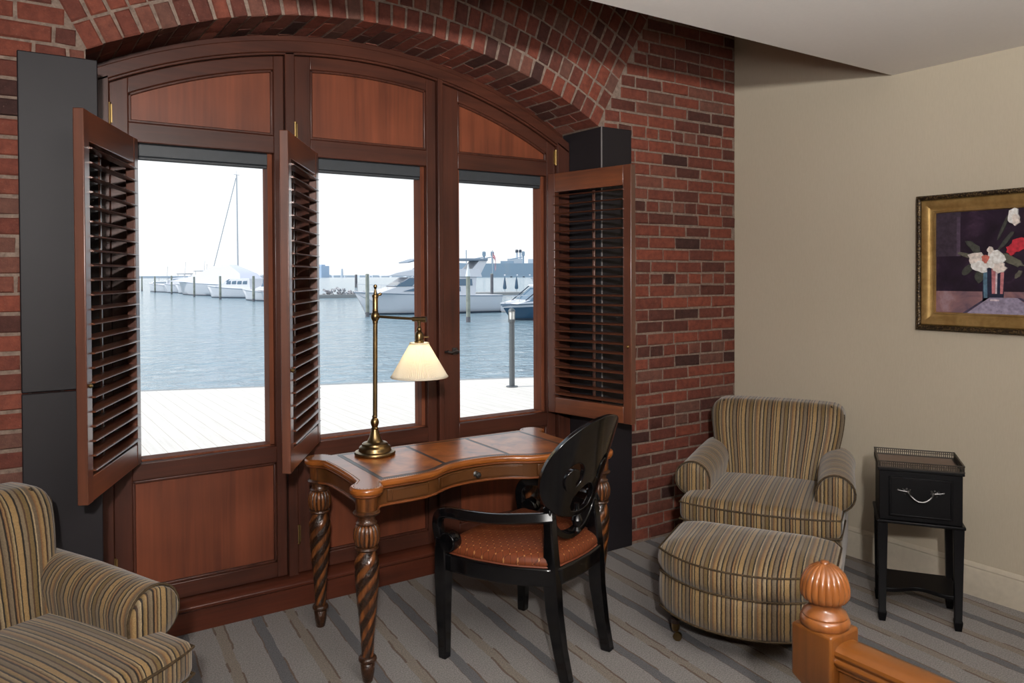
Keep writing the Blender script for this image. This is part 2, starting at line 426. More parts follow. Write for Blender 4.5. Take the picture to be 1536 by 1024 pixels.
# brick wall: mortar core with every brick modelled
bw = struct('wall_back')
n = 40
arch = [(lerp(.300, 2.812, i / n), arc_z(lerp(.300, 2.812, i / n), BC, BRAD + .004)) for i in range(n + 1)]
poly = [(XL, 0), (.300, 0), (.300, ZSL)] + arch + [(2.812, ZSR), (2.812, 0), (XR, 0), (XR, 3.45), (XL, 3.45)]
m = MB(); m.pxz(poly, YB + .006, 3.74); m.build('mortar', M['mortar'], bw, smooth=0)
def brick(mb, c, d, rot=None):
    """one brick with worn, slightly uneven edges"""
    v = .14 + .86 * rnd.random()
    if rnd.random() < .05: v = rnd.random() * .12
    mb.val = v
    j = .0025; b = len(mb.v); e = .005
    P = []
    for (sy, k) in ((-.5, e), (-.5, 0), (.5, 0)):
        for sx, sz in ((-.5, -.5), (.5, -.5), (.5, .5), (-.5, .5)):
            yy = sy * d[1] + (0 if k else (.005 if sy < 0 else 0))
            p = Vector((sx * d[0] - math.copysign(k, sx), yy, sz * d[2] - math.copysign(k, sz)))
            p += Vector((rnd.uniform(-j, j), rnd.uniform(-.0015, .0015), rnd.uniform(-j, j)))
            if rot: p = rot @ p
            mb.vert(Vector(c) + p)
    mb.face((b, b + 1, b + 2, b + 3))
    for r in (0, 4):
        for i in range(4): mb.face((b + r + i, b + r + (i + 1) % 4, b + r + 4 + (i + 1) % 4, b + r + 4 + i))
CH = .0705
skR = lambda z: BC[0] + (2.806 - BC[0]) / (2.384 - BC[1]) * (z - BC[1])
skL = lambda z: BC[0] + (.300 - BC[0]) / (2.406 - BC[1]) * (z - BC[1])
m = MB()
for k in range(48):
    z = .012 + (k + .5) * CH - .003
    if z > 3.42: break
    spans = [(XL, .30), (2.812, XR)] if z < 2.40 else [(XL, skL(z) - .006), (skR(z) + .006, XR)]
    if z < 2.36: spans = [(XL, .30), (2.83, XR)]
    head = (k % 6 == 3)
    L = .107 if head else .212
    off = (0 if k % 2 else L / 2) + rnd.uniform(-.012, .012)
    for a, b in spans:
        x = a if a > 0 else a - rnd.random() * .1
        x = a - (off if a < 0 else 0)
        if a > 0:
            # grid runs back from the corner
            x = XR - math.ceil((XR - a) / L + 1) * L + off
        while x < b - .01:
            w = L + rnd.uniform(-.006, .006)
            x0, x1 = max(x, a) + .0055, min(x + w, b) - .0055
            if x1 - x0 > .025:
                brick(m, ((x0 + x1) / 2, YB + .04 + rnd.uniform(-.003, .003), z), (x1 - x0, .08, CH - .0115), Matrix.Rotation(rnd.uniform(-.006, .006), 3, 'Y'))
            x += w
m.build('brickwork', M['brick'], bw, smooth=30)
# the arch: rings of rowlock bricks; the first ring shows its underside
m = MB()
tL = math.atan2(.300 - BC[0], 2.406 - BC[1]); tR = math.atan2(2.806 - BC[0], 2.384 - BC[1])
for ring in range(8):
    r0 = BRAD + ring * .107
    nb = int((tR - tL) * (r0 + .05) / .0735)
    sh = .5 if ring % 2 else 0
    for i in range(nb):
        t = tL + (tR - tL) * (i + .5) / nb
        wd = (tR - tL) * r0 / nb - .011
        rot = Matrix.Rotation(t, 3, 'Y')
        rr = r0 + .05
        cx, cz = BC[0] + rr * math.sin(t), BC[1] + rr * math.cos(t)
        long = (ring in (1, 3, 5) and (i * 7 + ring) % 3 == 0)
        hgt = .0965
        if ring == 0:
            dp = [(YB, .205), (YB + .213, .205)] if i % 2 else [(YB, .10), (YB + .108, .205), (YB + .32, .10)]
            for y0, dy in dp:
                brick(m, (cx, y0 + dy / 2 + rnd.uniform(-.002, .002), cz), (wd, dy, hgt), rot)
        else:
            brick(m, (cx, YB + .04 + rnd.uniform(-.003, .003), cz), (wd, .08, hgt), rot)
m.build('brick_arch', M['brick'], bw, smooth=30)
# charcoal clad piers either side of the window
p = struct('trim_1')
m = MB(); m.bx(.081, .338, YB - .012, 3.66, 1.132, 2.366); m.build('upper_cladding', M['clad'], p, bevel=.004)
m = MB(); m.bx(.081, .338, YB - .012, 3.66, 0, 1.128); m.build('lower_cladding', M['clad'], p, bevel=.004)
p = struct('trim_2')
m = MB(); m.bx(2.806, 3.03, YB - .012, 3.66, 0, 2.372); m.build('cladding', M['clad'], p, bevel=.006)
m = MB(); m.bx(2.803, 2.809, YB - .0155, YB - .0095, .002, 2.371); m.build('corner_bead', flat('corner_bead_metal', srgb(120, 116, 116), .4), p)
# timber frame round the three lights
fr = struct('trim_3')
Y0, Y1 = 3.595, 3.738
def arcpts(x0, x1, c, r, n=30): return [(lerp(x0, x1, i / n), arc_z(lerp(x0, x1, i / n), c, r)) for i in range(n + 1)]
xl, xr = .338, 2.806
m = MB(); m.pxz(arcpts(xl, xr, FC, FRAD, 48) + arcpts(xl, xr, FC, FRAD - .054, 48)[::-1], Y0, Y1); m.build('arched_head', M['frame_h'], fr, bevel=.004)
m = MB(); m.pxz(arcpts(.39, 2.735, FC, FRAD - .052, 48) + arcpts(.39, 2.735, FC, FRAD - .064, 48)[::-1], Y0 + .012, Y1); m.build('arched_bead', M['frame_h'], fr, bevel=.003)
m = MB(); m.pxz(arcpts(.32, 2.806, FC, FRAD + .09, 48) + arcpts(.32, 2.806, FC, FRAD - .03, 48)[::-1], 3.66, 3.736); m.build('head_filler', M['frame_h'], fr)
def upright(x0, x1, y0, nm='jamb', par=fr, r=FRAD - .04):
    m = MB(); m.pxz([(x0, .12), (x1, .12), (x1, arc_z(x1, FC, r)), (x0, arc_z(x0, FC, r))], y0, Y1); return m.build(nm, M['frame_v'], par, bevel=.003)
upright(xl, .407, Y0); upright(2.722, xr, Y0)
upright(1.143, 1.188, Y0 + .012, 'mullion'); upright(1.943, 1.972, Y0 + .004, 'mullion')
m = MB(); m.pyz([(3.575, 0), (3.575, .095), (3.555, .105), (3.553, .118), (3.562, .128), (3.60, .14), (3.738, .14), (3.738, 0)], xl, xr); m.build('plinth', M['base'], fr, bevel=.002)
m = MB(); m.bx(xl, xr, 3.64, 3.738, .10, .15); m.build('sill_block', M['base'], fr)

def light(num, x0, x1, px0, px1, hinge_x, latch=None, hinge_zs=(2.23, .33)):
    """one glazed light with a timber panel above and below"""
    w = struct('window_%d' % num)
    ya, yb = 3.62, 3.70
    g = .003
    x0 += g; x1 -= g
    top = lambda x: arc_z(x, FC, FRAD - .066)
    m = MB()
    for a, b in ((x0, px0), (px1, x1)):
        m.pxz([(a, .143), (b, .143), (b, top(b)), (a, top(a))], ya, yb)
    m.build('stile', M['frame_v'], w, bevel=.004)
    for z0, z1, nm in ((.143, .215, 'bottom_rail'), (.683, .758, 'sill_rail'), (2.12, 2.203, 'transom_rail')):
        m = MB(); m.bx(px0 - .002, px1 + .002, ya + .001, yb, z0, z1); m.build(nm, M['frame_h'], w, bevel=.004)
    m = MB(); m.pxz(arcpts(px0 - .002, px1 + .002, FC, FRAD - .066) + arcpts(px0 - .002, px1 + .002, FC, FRAD - .128)[::-1], ya + .001, yb); m.build('arched_rail', M['frame_h'], w, bevel=.004)
    m = MB(); m.pxz([(px0 - .01, 2.195), (px1 + .01, 2.195)] + arcpts(px0 - .01, px1 + .01, FC, FRAD - .12)[::-1], ya + .018, yb - .02); m.build('upper_panel', M['panel'], w)
    m = MB(); m.bx(px0 - .01, px1 + .01, ya + .018, yb - .02, .205, .69); m.build('lower_panel', M['panel'], w)
    # beads round the panels
    m = MB(); b = .012
    m.bx(px0, px0 + b, ya + .004, ya + .02, .215, .683); m.bx(px1 - b, px1, ya + .004, ya + .02, .215, .683)
    m.bx(px0, px1, ya + .004, ya + .02, .215, .215 + b); m.bx(px0, px1, ya + .004, ya + .02, .683 - b, .683)
    m.bx(px0, px1, ya + .004, ya + .02, 2.203, 2.203 + b)
    zt = lambda x: arc_z(x, FC, FRAD - .128)
    m.pxz([(px0, 2.21), (px0 + b, 2.21), (px0 + b, zt(px0 + b)), (px0, zt(px0))], ya + .004, ya + .02)
    m.pxz([(px1 - b, 2.21), (px1, 2.21), (px1, zt(px1)), (px1 - b, zt(px1 - b))], ya + .004, ya + .02)
    m.pxz(arcpts(px0, px1, FC, FRAD - .128) + arcpts(px0, px1, FC, FRAD - .128 - b)[::-1], ya + .004, ya + .02)
    m.build('panel_bead', M['frame_v'], w, bevel=.003)
    m = MB(); b = .022
    m.bx(px0, px0 + b, ya + .03, yb + .03, .758, 2.12); m.bx(px1 - b, px1, ya + .03, yb + .03, .758, 2.12); m.bx(px0, px1, ya + .03, yb + .03, .756, .766)
    m.build('glazing_bead', M['bead'], w, bevel=.002)
    m = MB(); m.bx(px0 + .005, px1 - .005, 3.695, 3.70, .76, 2.118); m.build('pane', M['glass'], w, smooth=0)
    m = MB(); m.bx(px0 + .015, px1 - .015, 3.655, 3.69, 2.066, 2.12); m.bx(px0 + .015, px1 - .015, 3.66, 3.68, 2.052, 2.066); m.build('blind_cassette', M['shade_blind'], w, bevel=.004)
    for hz in hinge_zs:
        m = MB(); m.lathe([(.006, hz - .04), (.006, hz + .04)], 10, (hinge_x, ya - .008, 0)); m.lathe([(.0085, hz - .044), (.0085, hz - .04)], 10, (hinge_x, ya - .008, 0)); m.lathe([(.0085, hz + .04), (.0085, hz + .044)], 10, (hinge_x, ya - .008, 0))
        m.bx(hinge_x - .012, hinge_x + .012, ya - .006, ya - .001, hz - .038, hz + .038); m.build('hinge', M['hinge'], w)
    if latch:
        m = MB(); lx, lz = latch
        m.bx(lx - .014, lx + .014, ya - .008, ya, lz - .018, lz + .018)
        m.lathe([(.011, 0), (.011, .022), (.006, .026), (.006, .04)], 12, (lx, ya - .006, lz), M=Matrix.Rotation(R(90), 3, 'X'))
        m.tube([(lx, ya - .042, lz), (lx - .02, ya - .046, lz + .004), (lx - .045, ya - .044, lz - .003), (lx - .062, ya - .04, lz + .004)], [.006, .008, .006, .008], 8)
        m.tube([(lx - .062, ya - .04, lz + .004), (lx - .066, ya - .02, lz)], .006, 8)
        m.build('latch', M['pewter'], w)
    return w
light(1, .407, 1.143, .482, 1.092, .409)
light(2, 1.188, 1.943, 1.268, 1.885, 1.190)
light(3, 1.972, 2.722, 2.074, 2.660, 2.720, latch=(2.045, 1.148))
# unseen overhang, added above the window to keep direct sun out of the room
m = MB(); m.bx(-5, 9, 3.74, 5.0, 2.95, 3.4); single('added_overhang', m, M['ext'], smooth=0)
m = MB(); m.bx(-5, XL - .15, 3.5, 3.9, -.1, 3.4); m.bx(XR + .15, 9, 3.5, 3.9, -.1, 3.4); single('wall_outside', m, M['ext'], smooth=0)

# ------------------------------------------------------------------ louvred shutters
def shutter(label, H, ang, w, side, th=.035):
    """H: hinge corner of the visible face; side +1/-1: which local y the thickness runs to"""
    s = thing('louvered_shutter', label, 'shutter', (H[0], H[1], .770), R(ang), 'open louvered shutters at the window')
    h = 1.355; sw = .052; y0, y1 = sorted((0, side * th)); yc = (y0 + y1) / 2
    for a, b in ((0, sw), (w - sw, w)):
        m = MB(); m.bx(a, b, y0, y1, 0, h); m.build('stile', M['shut_v'], s, bevel=.003)
    m = MB(); m.bx(sw, w - sw, y0 + .002, y1 - .002, h - .105, h); m.build('top_rail', M['shut_h'], s, bevel=.003)
    m = MB(); m.bx(sw, w - sw, y0 + .002, y1 - .002, 0, .088); m.build('bottom_rail', M['shut_h'], s, bevel=.003)
    n = 23; z0 = .112; z1 = h - .125
    sec = [(.031 * math.cos(t), .0048 * math.sin(t)) for t in [2 * PI * k / 12 for k in range(12)]]
    first = None
    for i in range(n):
        z = lerp(z0, z1, i / (n - 1))
        if first is None:
            m = MB(); m.loft([[(x, q[0], q[1]) for q in sec] for x in (sw - .004, w - sw + .004)]); first = m.build('louver', M['slat'], s)
            lv = first
        else:
            lv = first.copy(); COL.objects.link(lv); lv.parent = s
        lv.location = (0, yc, z); lv.rotation_euler = (R(side * 7), 0, 0)
    m = MB(); yr = yc + side * .036
    m.bx(w * .5 - .007, w * .5 + .007, yr - .006, yr + .006, .10, h - .11); m.build('tilt_rod', M['shut_v'], s, bevel=.002)
    m = MB(); m.lathe([(.006, 0), (.009, .005), (.004, .012)], 10, (w - .02, 0, h * .3), M=Matrix.Rotation(R(90 * side), 3, 'X')); m.build('magnet_catch', M['hinge'], s)
    for hz in (.2, h - .2):
        m = MB(); m.lathe([(.006, hz - .035), (.006, hz + .035)], 10, (-.006, yc, 0)); m.bx(-.003, .001, y0 + .004, y1 - .004, hz - .033, hz + .033); m.build('hinge', M['hinge'], s)
    return s
shutter('leftmost open wooden louvered shutter, hinged beside the charcoal pier on the left', (.512, 3.578), -113.6, .622, -1)
shutter('middle open louvered shutter between the first and second window panes, behind the desk lamp', (1.279, 3.55), -120.8, .602, -1)
shutter('right louvered shutter folded open against the brick wall above the black chair', (2.637, 3.582), -78.6, .582, 1, .04)
# ------------------------------------------------------------------ writing desk
DZ = .752
desk = thing('writing_desk', 'carved writing desk with leather top and rope-twist legs under the window', 'desk', (1.746, 3.03, 0), R(-1.5)); desk.scale = (.972, 1, 1)
A, B, LR = .58, .278, .066
half = [(0, -.138), (.06, -.141), (.12, -.153), (.17, -.173), (.21, -.200), (.235, -.218), (.255, -.224), (.285, -.236), (.33, -.243), (.40, -.246), (.47, -.246), (.498, -.252), (.512, -.262)]
def half_outline(off=0.0):
    P = []
    for x, y in half: P.append((x, y + off))
    r = LR - off
    for k in range(15):
        t = R(lerp(-172, 62, k / 14)); P.append((A + r * math.cos(t), -B + r * math.sin(t)))
    P += [(.590 - off, -.19), (.584 - off, -.10), (.582 - off, 0), (.584 - off, .10), (.590 - off, .19)]
    for k in range(15):
        t = R(lerp(-62, 165, k / 14)); P.append((A + r * math.cos(t), B + r * math.sin(t)))
    P += [(.505, .300 - off), (.25, .300 - off)]
    return P
def outline(off=0.0):
    h = half_outline(off)
    return h + [(-x, y) for x, y in h[:0:-1]]
m = MB(); m.pxy(outline(), DZ - .028, DZ)
m.build('desk_top', M['desk'], desk, bevel=.011, seg=3)
m = MB(); m.pxy(outline(.008), DZ - .036, DZ - .027); m.build('under_moulding', M['desk_dark'], desk, bevel=.003)
def front(x):
    x = abs(x)
    for (a, b), (c, d) in zip(half, half[1:]):
        if a <= x <= c: return lerp(b, d, (x - a) / (c - a))
    return half[-1][1]
def panel(x0, x1, off, yb, n=16):
    xs = [lerp(x0, x1, i / n) for i in range(n + 1)]
    return [(x, front(x) + off) for x in xs] + [(x1, yb), (x0, yb)]
m = MB(); m.pxy(panel(-.500, .500, .024, .270, 60), DZ - .002, DZ + .0006); m.build('leather_border', M['leather_dark'], desk, smooth=0)
for a, b in ((-.480, -.168), (-.149, .158), (.177, .480)):
    m = MB(); m.pxy(panel(a, b, .043, .250, 24), DZ - .002, DZ + .0012); m.build('leather_panel', M['leather'], desk, smooth=0)
# tooled line of studs running round the top
m = MB()
o = outline(.017)
for i in range(len(o)):
    p, q = Vector(o[i]), Vector(o[(i + 1) % len(o)])
    k = max(1, int((q - p).length / .009))
    for j in range(k):
        c = p.lerp(q, j / k); m.lathe([(.0022, DZ - .001), (.0016, DZ + .0014)], 6, (c.x, c.y, 0))
t = m.build('stud_line', M['stud'], desk); t['kind'] = 'stuff'
# frieze following the serpentine
m = MB(); m.pxy(outline(.024), .652, DZ - .034); m.build('apron', M['apron'], desk, bevel=.003)
m = MB(); m.pxy(outline(.016), .645, .655); m.build('apron_bead', M['desk_dark'], desk, bevel=.003)
def drawer(x0, x1, nm, knob=None):
    n = 20; xs = [lerp(x0, x1, i / n) for i in range(n + 1)]
    pl = [(x, front(x) + .016) for x in xs] + [(x, front(x) + .034) for x in xs[::-1]]
    m = MB(); m.pxy(pl, .660, .710); d = m.build(nm, M['apron'], desk, bevel=.003)
    pl = [(x, front(x) + .013) for x in [lerp(x0 + .02, x1 - .02, i / n) for i in range(n + 1)]]
    pl += [(x, y + .012) for x, y in pl[::-1]]
    m = MB(); m.pxy(pl, .667, .703); m.build('drawer_panel', M['apron'], d)
    if knob is not None:
        m = MB(); m.lathe([(.012, 0), (.012, .003), (.005, .006), (.005, .016), (.012, .022), (.014, .028), (.010, .034), (.003, .036)], 16, (knob, front(knob) + .014, .685), rf=lambda t, z: 1 + (.08 * math.cos(8 * t) if z > .02 else 0), M=Matrix.Rotation(R(90), 3, 'X'))
        m.build('knob', M['pewter'], d)
drawer(-.215, .215, 'drawer_front', 0)
drawer(-.47, -.275, 'side_panel'); drawer(.275, .47, 'side_panel')
# legs
def desk_leg(x, y, hand):
    m = MB()
    ring = lambda *p: m.lathe(list(p), 28, (x, y, 0))
    m.val = .8
    ring((.043, .728), (.043, .664), (.040, .660))
    m.val = .25
    ring((.030, .662), (.047, .658), (.053, .652), (.050, .645), (.036, .640), (.033, .628), (.036, .618), (.042, .612), (.036, .606))
    # gadrooned bulb
    prof = [(.034, .608), (.043, .600), (.049, .586), (.0515, .568), (.050, .548), (.044, .530), (.036, .522)]
    m.lathe(prof, 96, (x, y, 0), rf=lambda t, z: 1 + .13 * abs(math.cos(8 * t)) ** .7 - .11, vf=lambda t, z: .02 + .85 * sstep(.35, .8, abs(math.cos(8 * t))))
    m.val = .2
    ring((.036, .524), (.044, .521), (.046, .514), (.040, .508), (.035, .506))
    # rope twist shaft: plain strands between carved ones
    P = []
    for i in range(90):
        z = lerp(.508, .098, i / 89)
        u = (.508 - z) / .41
        r = .0355 + .0115 * sstep(0, .12, u) - .0235 * sstep(.15, 1, u) ** 1.0
        P.append((r, z))
    ph = lambda t, z: 4 * (t + hand * z * 20)
    def rf(t, z):
        c = math.cos(ph(t, z)); return 1 + .09 * (abs(c) ** .7) * (1 if c > 0 else .75) - .05
    def vf(t, z):
        c = math.cos(ph(t, z)); return .95 * sstep(.05, .45, c)
    m.lathe(P, 72, (x, y, 0), rf=rf, vf=vf)
    m.val = .15
    ring((.022, .102), (.032, .098), (.036, .091), (.035, .084), (.026, .079), (.024, .074), (.028, .070), (.026, .040), (.019, .003), (.016, 0))
    return m.build('leg', M['desk_leg'], desk, smooth=50)
for sx in (-1, 1):
    for sy in (-1, 1): desk_leg(sx * A, sy * B, -1)

# ------------------------------------------------------------------ desk lamp
lx, ly = 1.412, 3.225
lamp = thing('desk_lamp', 'antique brass swing-arm desk lamp with pleated cream shade on the desk', 'lamp', (lx, ly, DZ + .0012), R(0))
m = MB(); m.lathe([(.087, 0), (.090, .003), (.091, .009), (.088, .015), (.078, .017), (.073, .019), (.071, .024), (.071, .032), (.067, .038), (.061, .040), (.058, .044), (.057, .050), (.052, .054), (.040, .056), (.033, .062), (.026, .076), (.020, .094), (.015, .113), (.017, .117), (.012, .124)], 48)
m.build('base', M['brass'], lamp)
m = MB(); m.lathe([(.008, .118), (.014, .126), (.018, .138), (.019, .146), (.016, .156), (.010, .164), (.012, .170), (.009, .176)], 28); m.build('knop', M['brass'], lamp)
LT = Matrix.Rotation(R(.55), 3, 'Y')
m = MB(); m.lathe([(.0102, .17), (.0102, .585), (.012, .587), (.012, .60), (.0102, .602)], 20, M=LT); m.build('pole', M['brass'], lamp)
m = MB(); m.lathe([(.008, .592), (.013, .597), (.018, .607), (.0195, .617), (.018, .627), (.012, .637), (.014, .640), (.012, .645), (.012, .700), (.0145, .702), (.0145, .712), (.009, .716), (.007, .724), (.005, .736), (.004, .739), (.007, .744), (.0085, .751), (.006, .758), (.001, .760)], 24, M=LT)
m.lathe([(.005, 0), (.008, .012), (.004, .018)], 10, (.018, -.005, .712), M=Matrix.Rotation(R(70), 3, 'Y'))
m.build('arm_joint', M['brass'], lamp)
ax, ay = .150, -.145       # arm end, towards the room
m = MB(); m.tube([(.006, -.004, .617), (ax * .5, ay * .5, .611), (ax, ay, .606)], .0062, 12)
m.tube([(ax - .022, ay + .02, .606), (ax + .014, ay - .013, .605)], .0105, 14)
m.tube([(ax + .010, ay - .009, .605), (ax + .024, ay - .022, .605)], [.013, .013], 14)
m.build('arm', M['brass'], lamp)
m = MB(); m.lathe([(.009, .603), (.007, .585), (.006, .572), (.010, .568), (.012, .560), (.009, .553), (.016, .546), (.019, .535), (.018, .515), (.021, .512), (.021, .495)], 20, (ax, ay, 0))
m.tube([(ax + .015, ay - .01, .528), (ax + .035, ay - .024, .528)], [.003, .004], 8); m.build('socket', M['brass'], lamp)
# pleated cone shade
n = 88; rings = []
for i in range(13):
    u = i / 12; z = lerp(.500, .352, u); r = lerp(.040, .124, u)
    rings.append([(ax + (r + (.0018 if j % 2 else -.0012) * (.3 + u)) * math.cos(2 * PI * j / (2 * n)), ay + (r + (.0018 if j % 2 else -.0012) * (.3 + u)) * math.sin(2 * PI * j / (2 * n)), z) for j in range(2 * n)])
m = MB(); m.loft(rings, cap=False); sh = m.build('lamp_shade', M['shade'], lamp, smooth=60)
sd = sh.modifiers.new('thickness', 'SOLIDIFY'); sd.thickness = .0016
for z, r in ((.500, .041), (.352, .1245)):
    m = MB(); m.tube([(ax + r * math.cos(2 * PI * j / 48), ay + r * math.sin(2 * PI * j / 48), z) for j in range(49)], .0032, 8, cap=False)
    m.build('shade_trim', M['shade'], lamp)
m = MB(); m.lathe([(.010, .50), (.014, .47), (.026, .44), (.029, .42), (.024, .40), (.010, .392)], 16, (ax, ay, 0))
t = NT('warm_bulb'); e = t.n('ShaderNodeEmission'); e.inputs[0].default_value = (1, .90, .74, 1); e.inputs[1].default_value = 15; t.l(e.outputs[0], t.out.inputs[0])
m.build('bulb', t.mat, lamp)

# ------------------------------------------------------------------ black armchair at the desk
ch = thing('desk_chair', 'black lacquered armchair with scroll-pierced round back and rust seat, at the desk', 'chair', (1.856, 2.632, 0), R(20.5))
SQ = [(-1, -1), (1, -1), (1, 1), (-1, 1)]
def taper(pts, secs, nm, up=(0, 1, 0), bev=.006):
    m = MB(); rings = []
    for p, (a, b) in zip(pts, secs): rings.append([(p[0] + q[0] * a, p[1] + q[1] * b, p[2]) for q in SQ])
    m.loft(rings); return m.build(nm, M['black'], ch, bevel=bev, seg=2)
# front legs rise past the seat rail
for s in (-1, 1):
    P = [(s * .278, .247, 0), (s * .282, .247, .2), (s * .285, .245, .36), (s * .286, .243, .45), (s * .287, .24, .50)]
    taper(P, [(.019, .019), (.024, .024), (.027, .028), (.026, .028), (.022, .026)], 'leg')
# rear legs: sabre curve, carried up as posts to the round back
for s in (-1, 1):
    P = [(s * .160, -.262, 0), (s * .163, -.235, .12), (s * .166, -.212, .26), (s * .168, -.203, .38), (s * .168, -.200, .46), (s * .166, -.194, .56), (s * .163, -.186, .66)]
    taper(P, [(.021, .022), (.022, .024), (.024, .028), (.025, .030), (.023, .026), (.021, .021), (.020, .018)], 'leg')
# seat rail ring (plan outline)
def plan(o=0):
    P = [(-.285 - o, .255), (-.14, .275 + o), (0, .282 + o), (.14, .275 + o), (.285 + o, .255), (.292 + o, .20), (.288 + o, .08), (.262 + o, -.06), (.22 + o, -.16), (.178 + o * .6, -.225 - o), (.09, -.240 - o), (0, -.245 - o), (-.09, -.240 - o), (-.178 - o * .6, -.225 - o), (-.22 - o, -.16), (-.262 - o, -.06), (-.288 - o, .08), (-.292 - o, .20)]
    P = [Vector((x, y, 0)) for x, y in P]
    Q = spline(P + [P[0]], 4)[:-1]
    return [(q.x, q.y) for q in Q]
m = MB(); m.pxy(plan(0), .362, .432); m.build('seat_rail', M['black'], ch, bevel=.008, seg=3)
m = MB(); base = plan(-.012); rings = []
for k in range(9):
    u = k / 8; sc = math.cos(u * PI / 2) ** .55 if k < 8 else .02
    z = .430 + .026 + .046 * math.sin(u * PI / 2)
    rings.append([(x * sc, (y - .02) * sc + .02, z) for x, y in base])
rings.insert(0, [(x * .985, y * .985, .428) for x, y in base]); rings.insert(1, [(x * 1.012, y * 1.012, .446) for x, y in base])
m.loft(rings); m.build('seat_cushion', M['rust'], ch, smooth=80)
m = MB(); m.tube([(x * 1.0, y * 1.0, .434) for x, y in base + base[:1]], .0042, 6, cap=False); m.build('seat_braid', flat('rust_braid', srgb(110, 54, 30), .6), ch)
# arms: flat section, sweeping forward then rolling down into a scroll
for s in (-1, 1):
    P = spline([(s * .165, -.205, .622), (s * .20, -.15, .617), (s * .262, -.02, .608), (s * .292, .10, .606), (s * .300, .19, .606), (s * .298, .245, .592), (s * .292, .268, .552), (s * .288, .262, .50), (s * .287, .25, .44)], 7)
    rad = [1.0] * len(P)
    m = MB(); sec = [(-.019, -.017), (.019, -.017), (.023, .004), (.017, .017), (-.017, .017), (-.023, .004)]
    m.tube(P, rad, sec=sec, up=(s * .9, 0.05, .25)); m.build('arm', M['black'], ch, bevel=.003)
    m = MB(); m.lathe([(.004, -.029), (.036, -.027), (.040, -.020), (.040, .020), (.036, .027), (.004, .029)], 28, (s * .287, .205, .486), M=Matrix.Rotation(R(90), 3, 'Y')); m.build('arm_scroll', M['black'], ch, bevel=.002)
# round back, bent round the sitter and raked
RC, TH = .46, .024
def back_pt(sv, z, out=0.0):
    a = sv / RC
    rr = RC + out
    y0 = -.200 - (z - .60) * .33
    return Vector((rr * math.sin(a), y0 + RC - rr * math.cos(a), z))
ca, cb, cz = .258, .205, .800
outer = []
for k in range(96):
    t = 2 * PI * k / 96
    outer.append(Vector((ca * math.sin(t), cz + cb * math.cos(t) * (1.0 if math.cos(t) > 0 else 1.0))))
def crescent(cx, cyv, r0, r1, a0, a1, mir):
    P = [(cx + mir * r0 * math.cos(R(t)), cyv + r0 * math.sin(R(t))) for t in [lerp(a0, a1, i / 20) for i in range(21)]]
    Q = [(cx + mir * (r1 * math.cos(R(t)) + .006), cyv + r1 * math.sin(R(t)) - .004) for t in [lerp(a1, a0, i / 20) for i in range(21)]]
    return [Vector(p) for p in P + Q]
def ring_hole(c, mir):
    """round piercing with a scroll tongue left standing in it"""
    P = [Vector((c + mir * .054 * math.cos(R(t)), .776 + .054 * math.sin(R(t)))) for t in range(-60, 241, 12)]
    Q = [Vector((c + mir * (.038 * math.cos(R(t)) + .006), .776 + .038 * math.sin(R(t)) - .006)) for t in range(222, -43, -12)]
    return P + Q
holes = [ring_hole(-.105, -1), ring_hole(.105, 1)]
key = [(-.030, .618), (-.062, .626), (-.080, .650), (-.076, .682), (-.052, .706), (-.026, .722), (0, .728), (.026, .722), (.052, .706), (.076, .682), (.080, .650), (.062, .626), (.030, .618), (0, .616)]
holes.append([Vector(p) for p in key])
def inpoly(p, P):
    c = False; n = len(P)
    for i in range(n):
        a, b = P[i], P[(i + 1) % n]
        if (a.y > p.y) != (b.y > p.y) and p.x < (b.x - a.x) * (p.y - a.y) / (b.y - a.y) + a.x: c = not c
    return c
pts = list(outer); edges = []; loops = [outer] + holes; base_i = []
pts = []
for L in loops:
    b = len(pts); base_i.append((b, len(L))); pts += [Vector((p.x, p.y)) for p in L]
    edges += [(b + i, b + (i + 1) % len(L)) for i in range(len(L))]
for i in range(-9, 10):
    for j in range(-7, 8):
        p = Vector((i * .029, cz + j * .029))
        if inpoly(p, outer) and not any(inpoly(p, h) for h in holes) and min((p - q).length for q in pts[:sum(n for _, n in base_i)]) > .010: pts.append(p)
vv, ee, ff, *_ = geometry.delaunay_2d_cdt(pts, edges, [], 0, 1e-6)
m = MB(); nv = len(vv)
for off in (0, TH):
    for p in vv: m.vert(back_pt(p.x, p.y, off))
cnt = {}
for f in ff:
    c = sum((vv[i] for i in f), Vector((0, 0))) / len(f)
    if not inpoly(c, outer) or any(inpoly(c, h) for h in holes): continue
    m.face(f); m.face([i + nv for i in f[::-1]])
    for i in range(len(f)):
        e = (f[i], f[(i + 1) % len(f)]); cnt.setdefault(tuple(sorted(e)), []).append(e)
for k, e in cnt.items():
    if len(e) == 1: a, b = e[0]; m.face((b, a, a + nv, b + nv))
m.build('round_back', M['black'], ch, bevel=.0035, seg=2, smooth=35)
# yoke under the back with a small turned drop
P = spline([back_pt(-.160, .625, TH / 2), back_pt(-.135, .575, TH / 2), back_pt(-.075, .530, TH / 2), back_pt(0, .515, TH / 2), back_pt(.075, .530, TH / 2), back_pt(.135, .575, TH / 2), back_pt(.160, .625, TH / 2)], 6)
m = MB(); m.tube(P, 1.0, sec=[(-.013, -.019), (.013, -.019), (.013, .019), (-.013, .019)], up=(0, 1, .2)); m.build('back_yoke', M['black'], ch, bevel=.004)
q = back_pt(0, .6, TH / 2)
m = MB(); m.lathe([(.012, .520), (.018, .532), (.010, .545), (.020, .560), (.024, .574), (.018, .588), (.009, .598), (.016, .608), (.012, .620), (.010, .64)], 18, (q.x, q.y, 0)); m.build('back_drop', M['black'], ch)

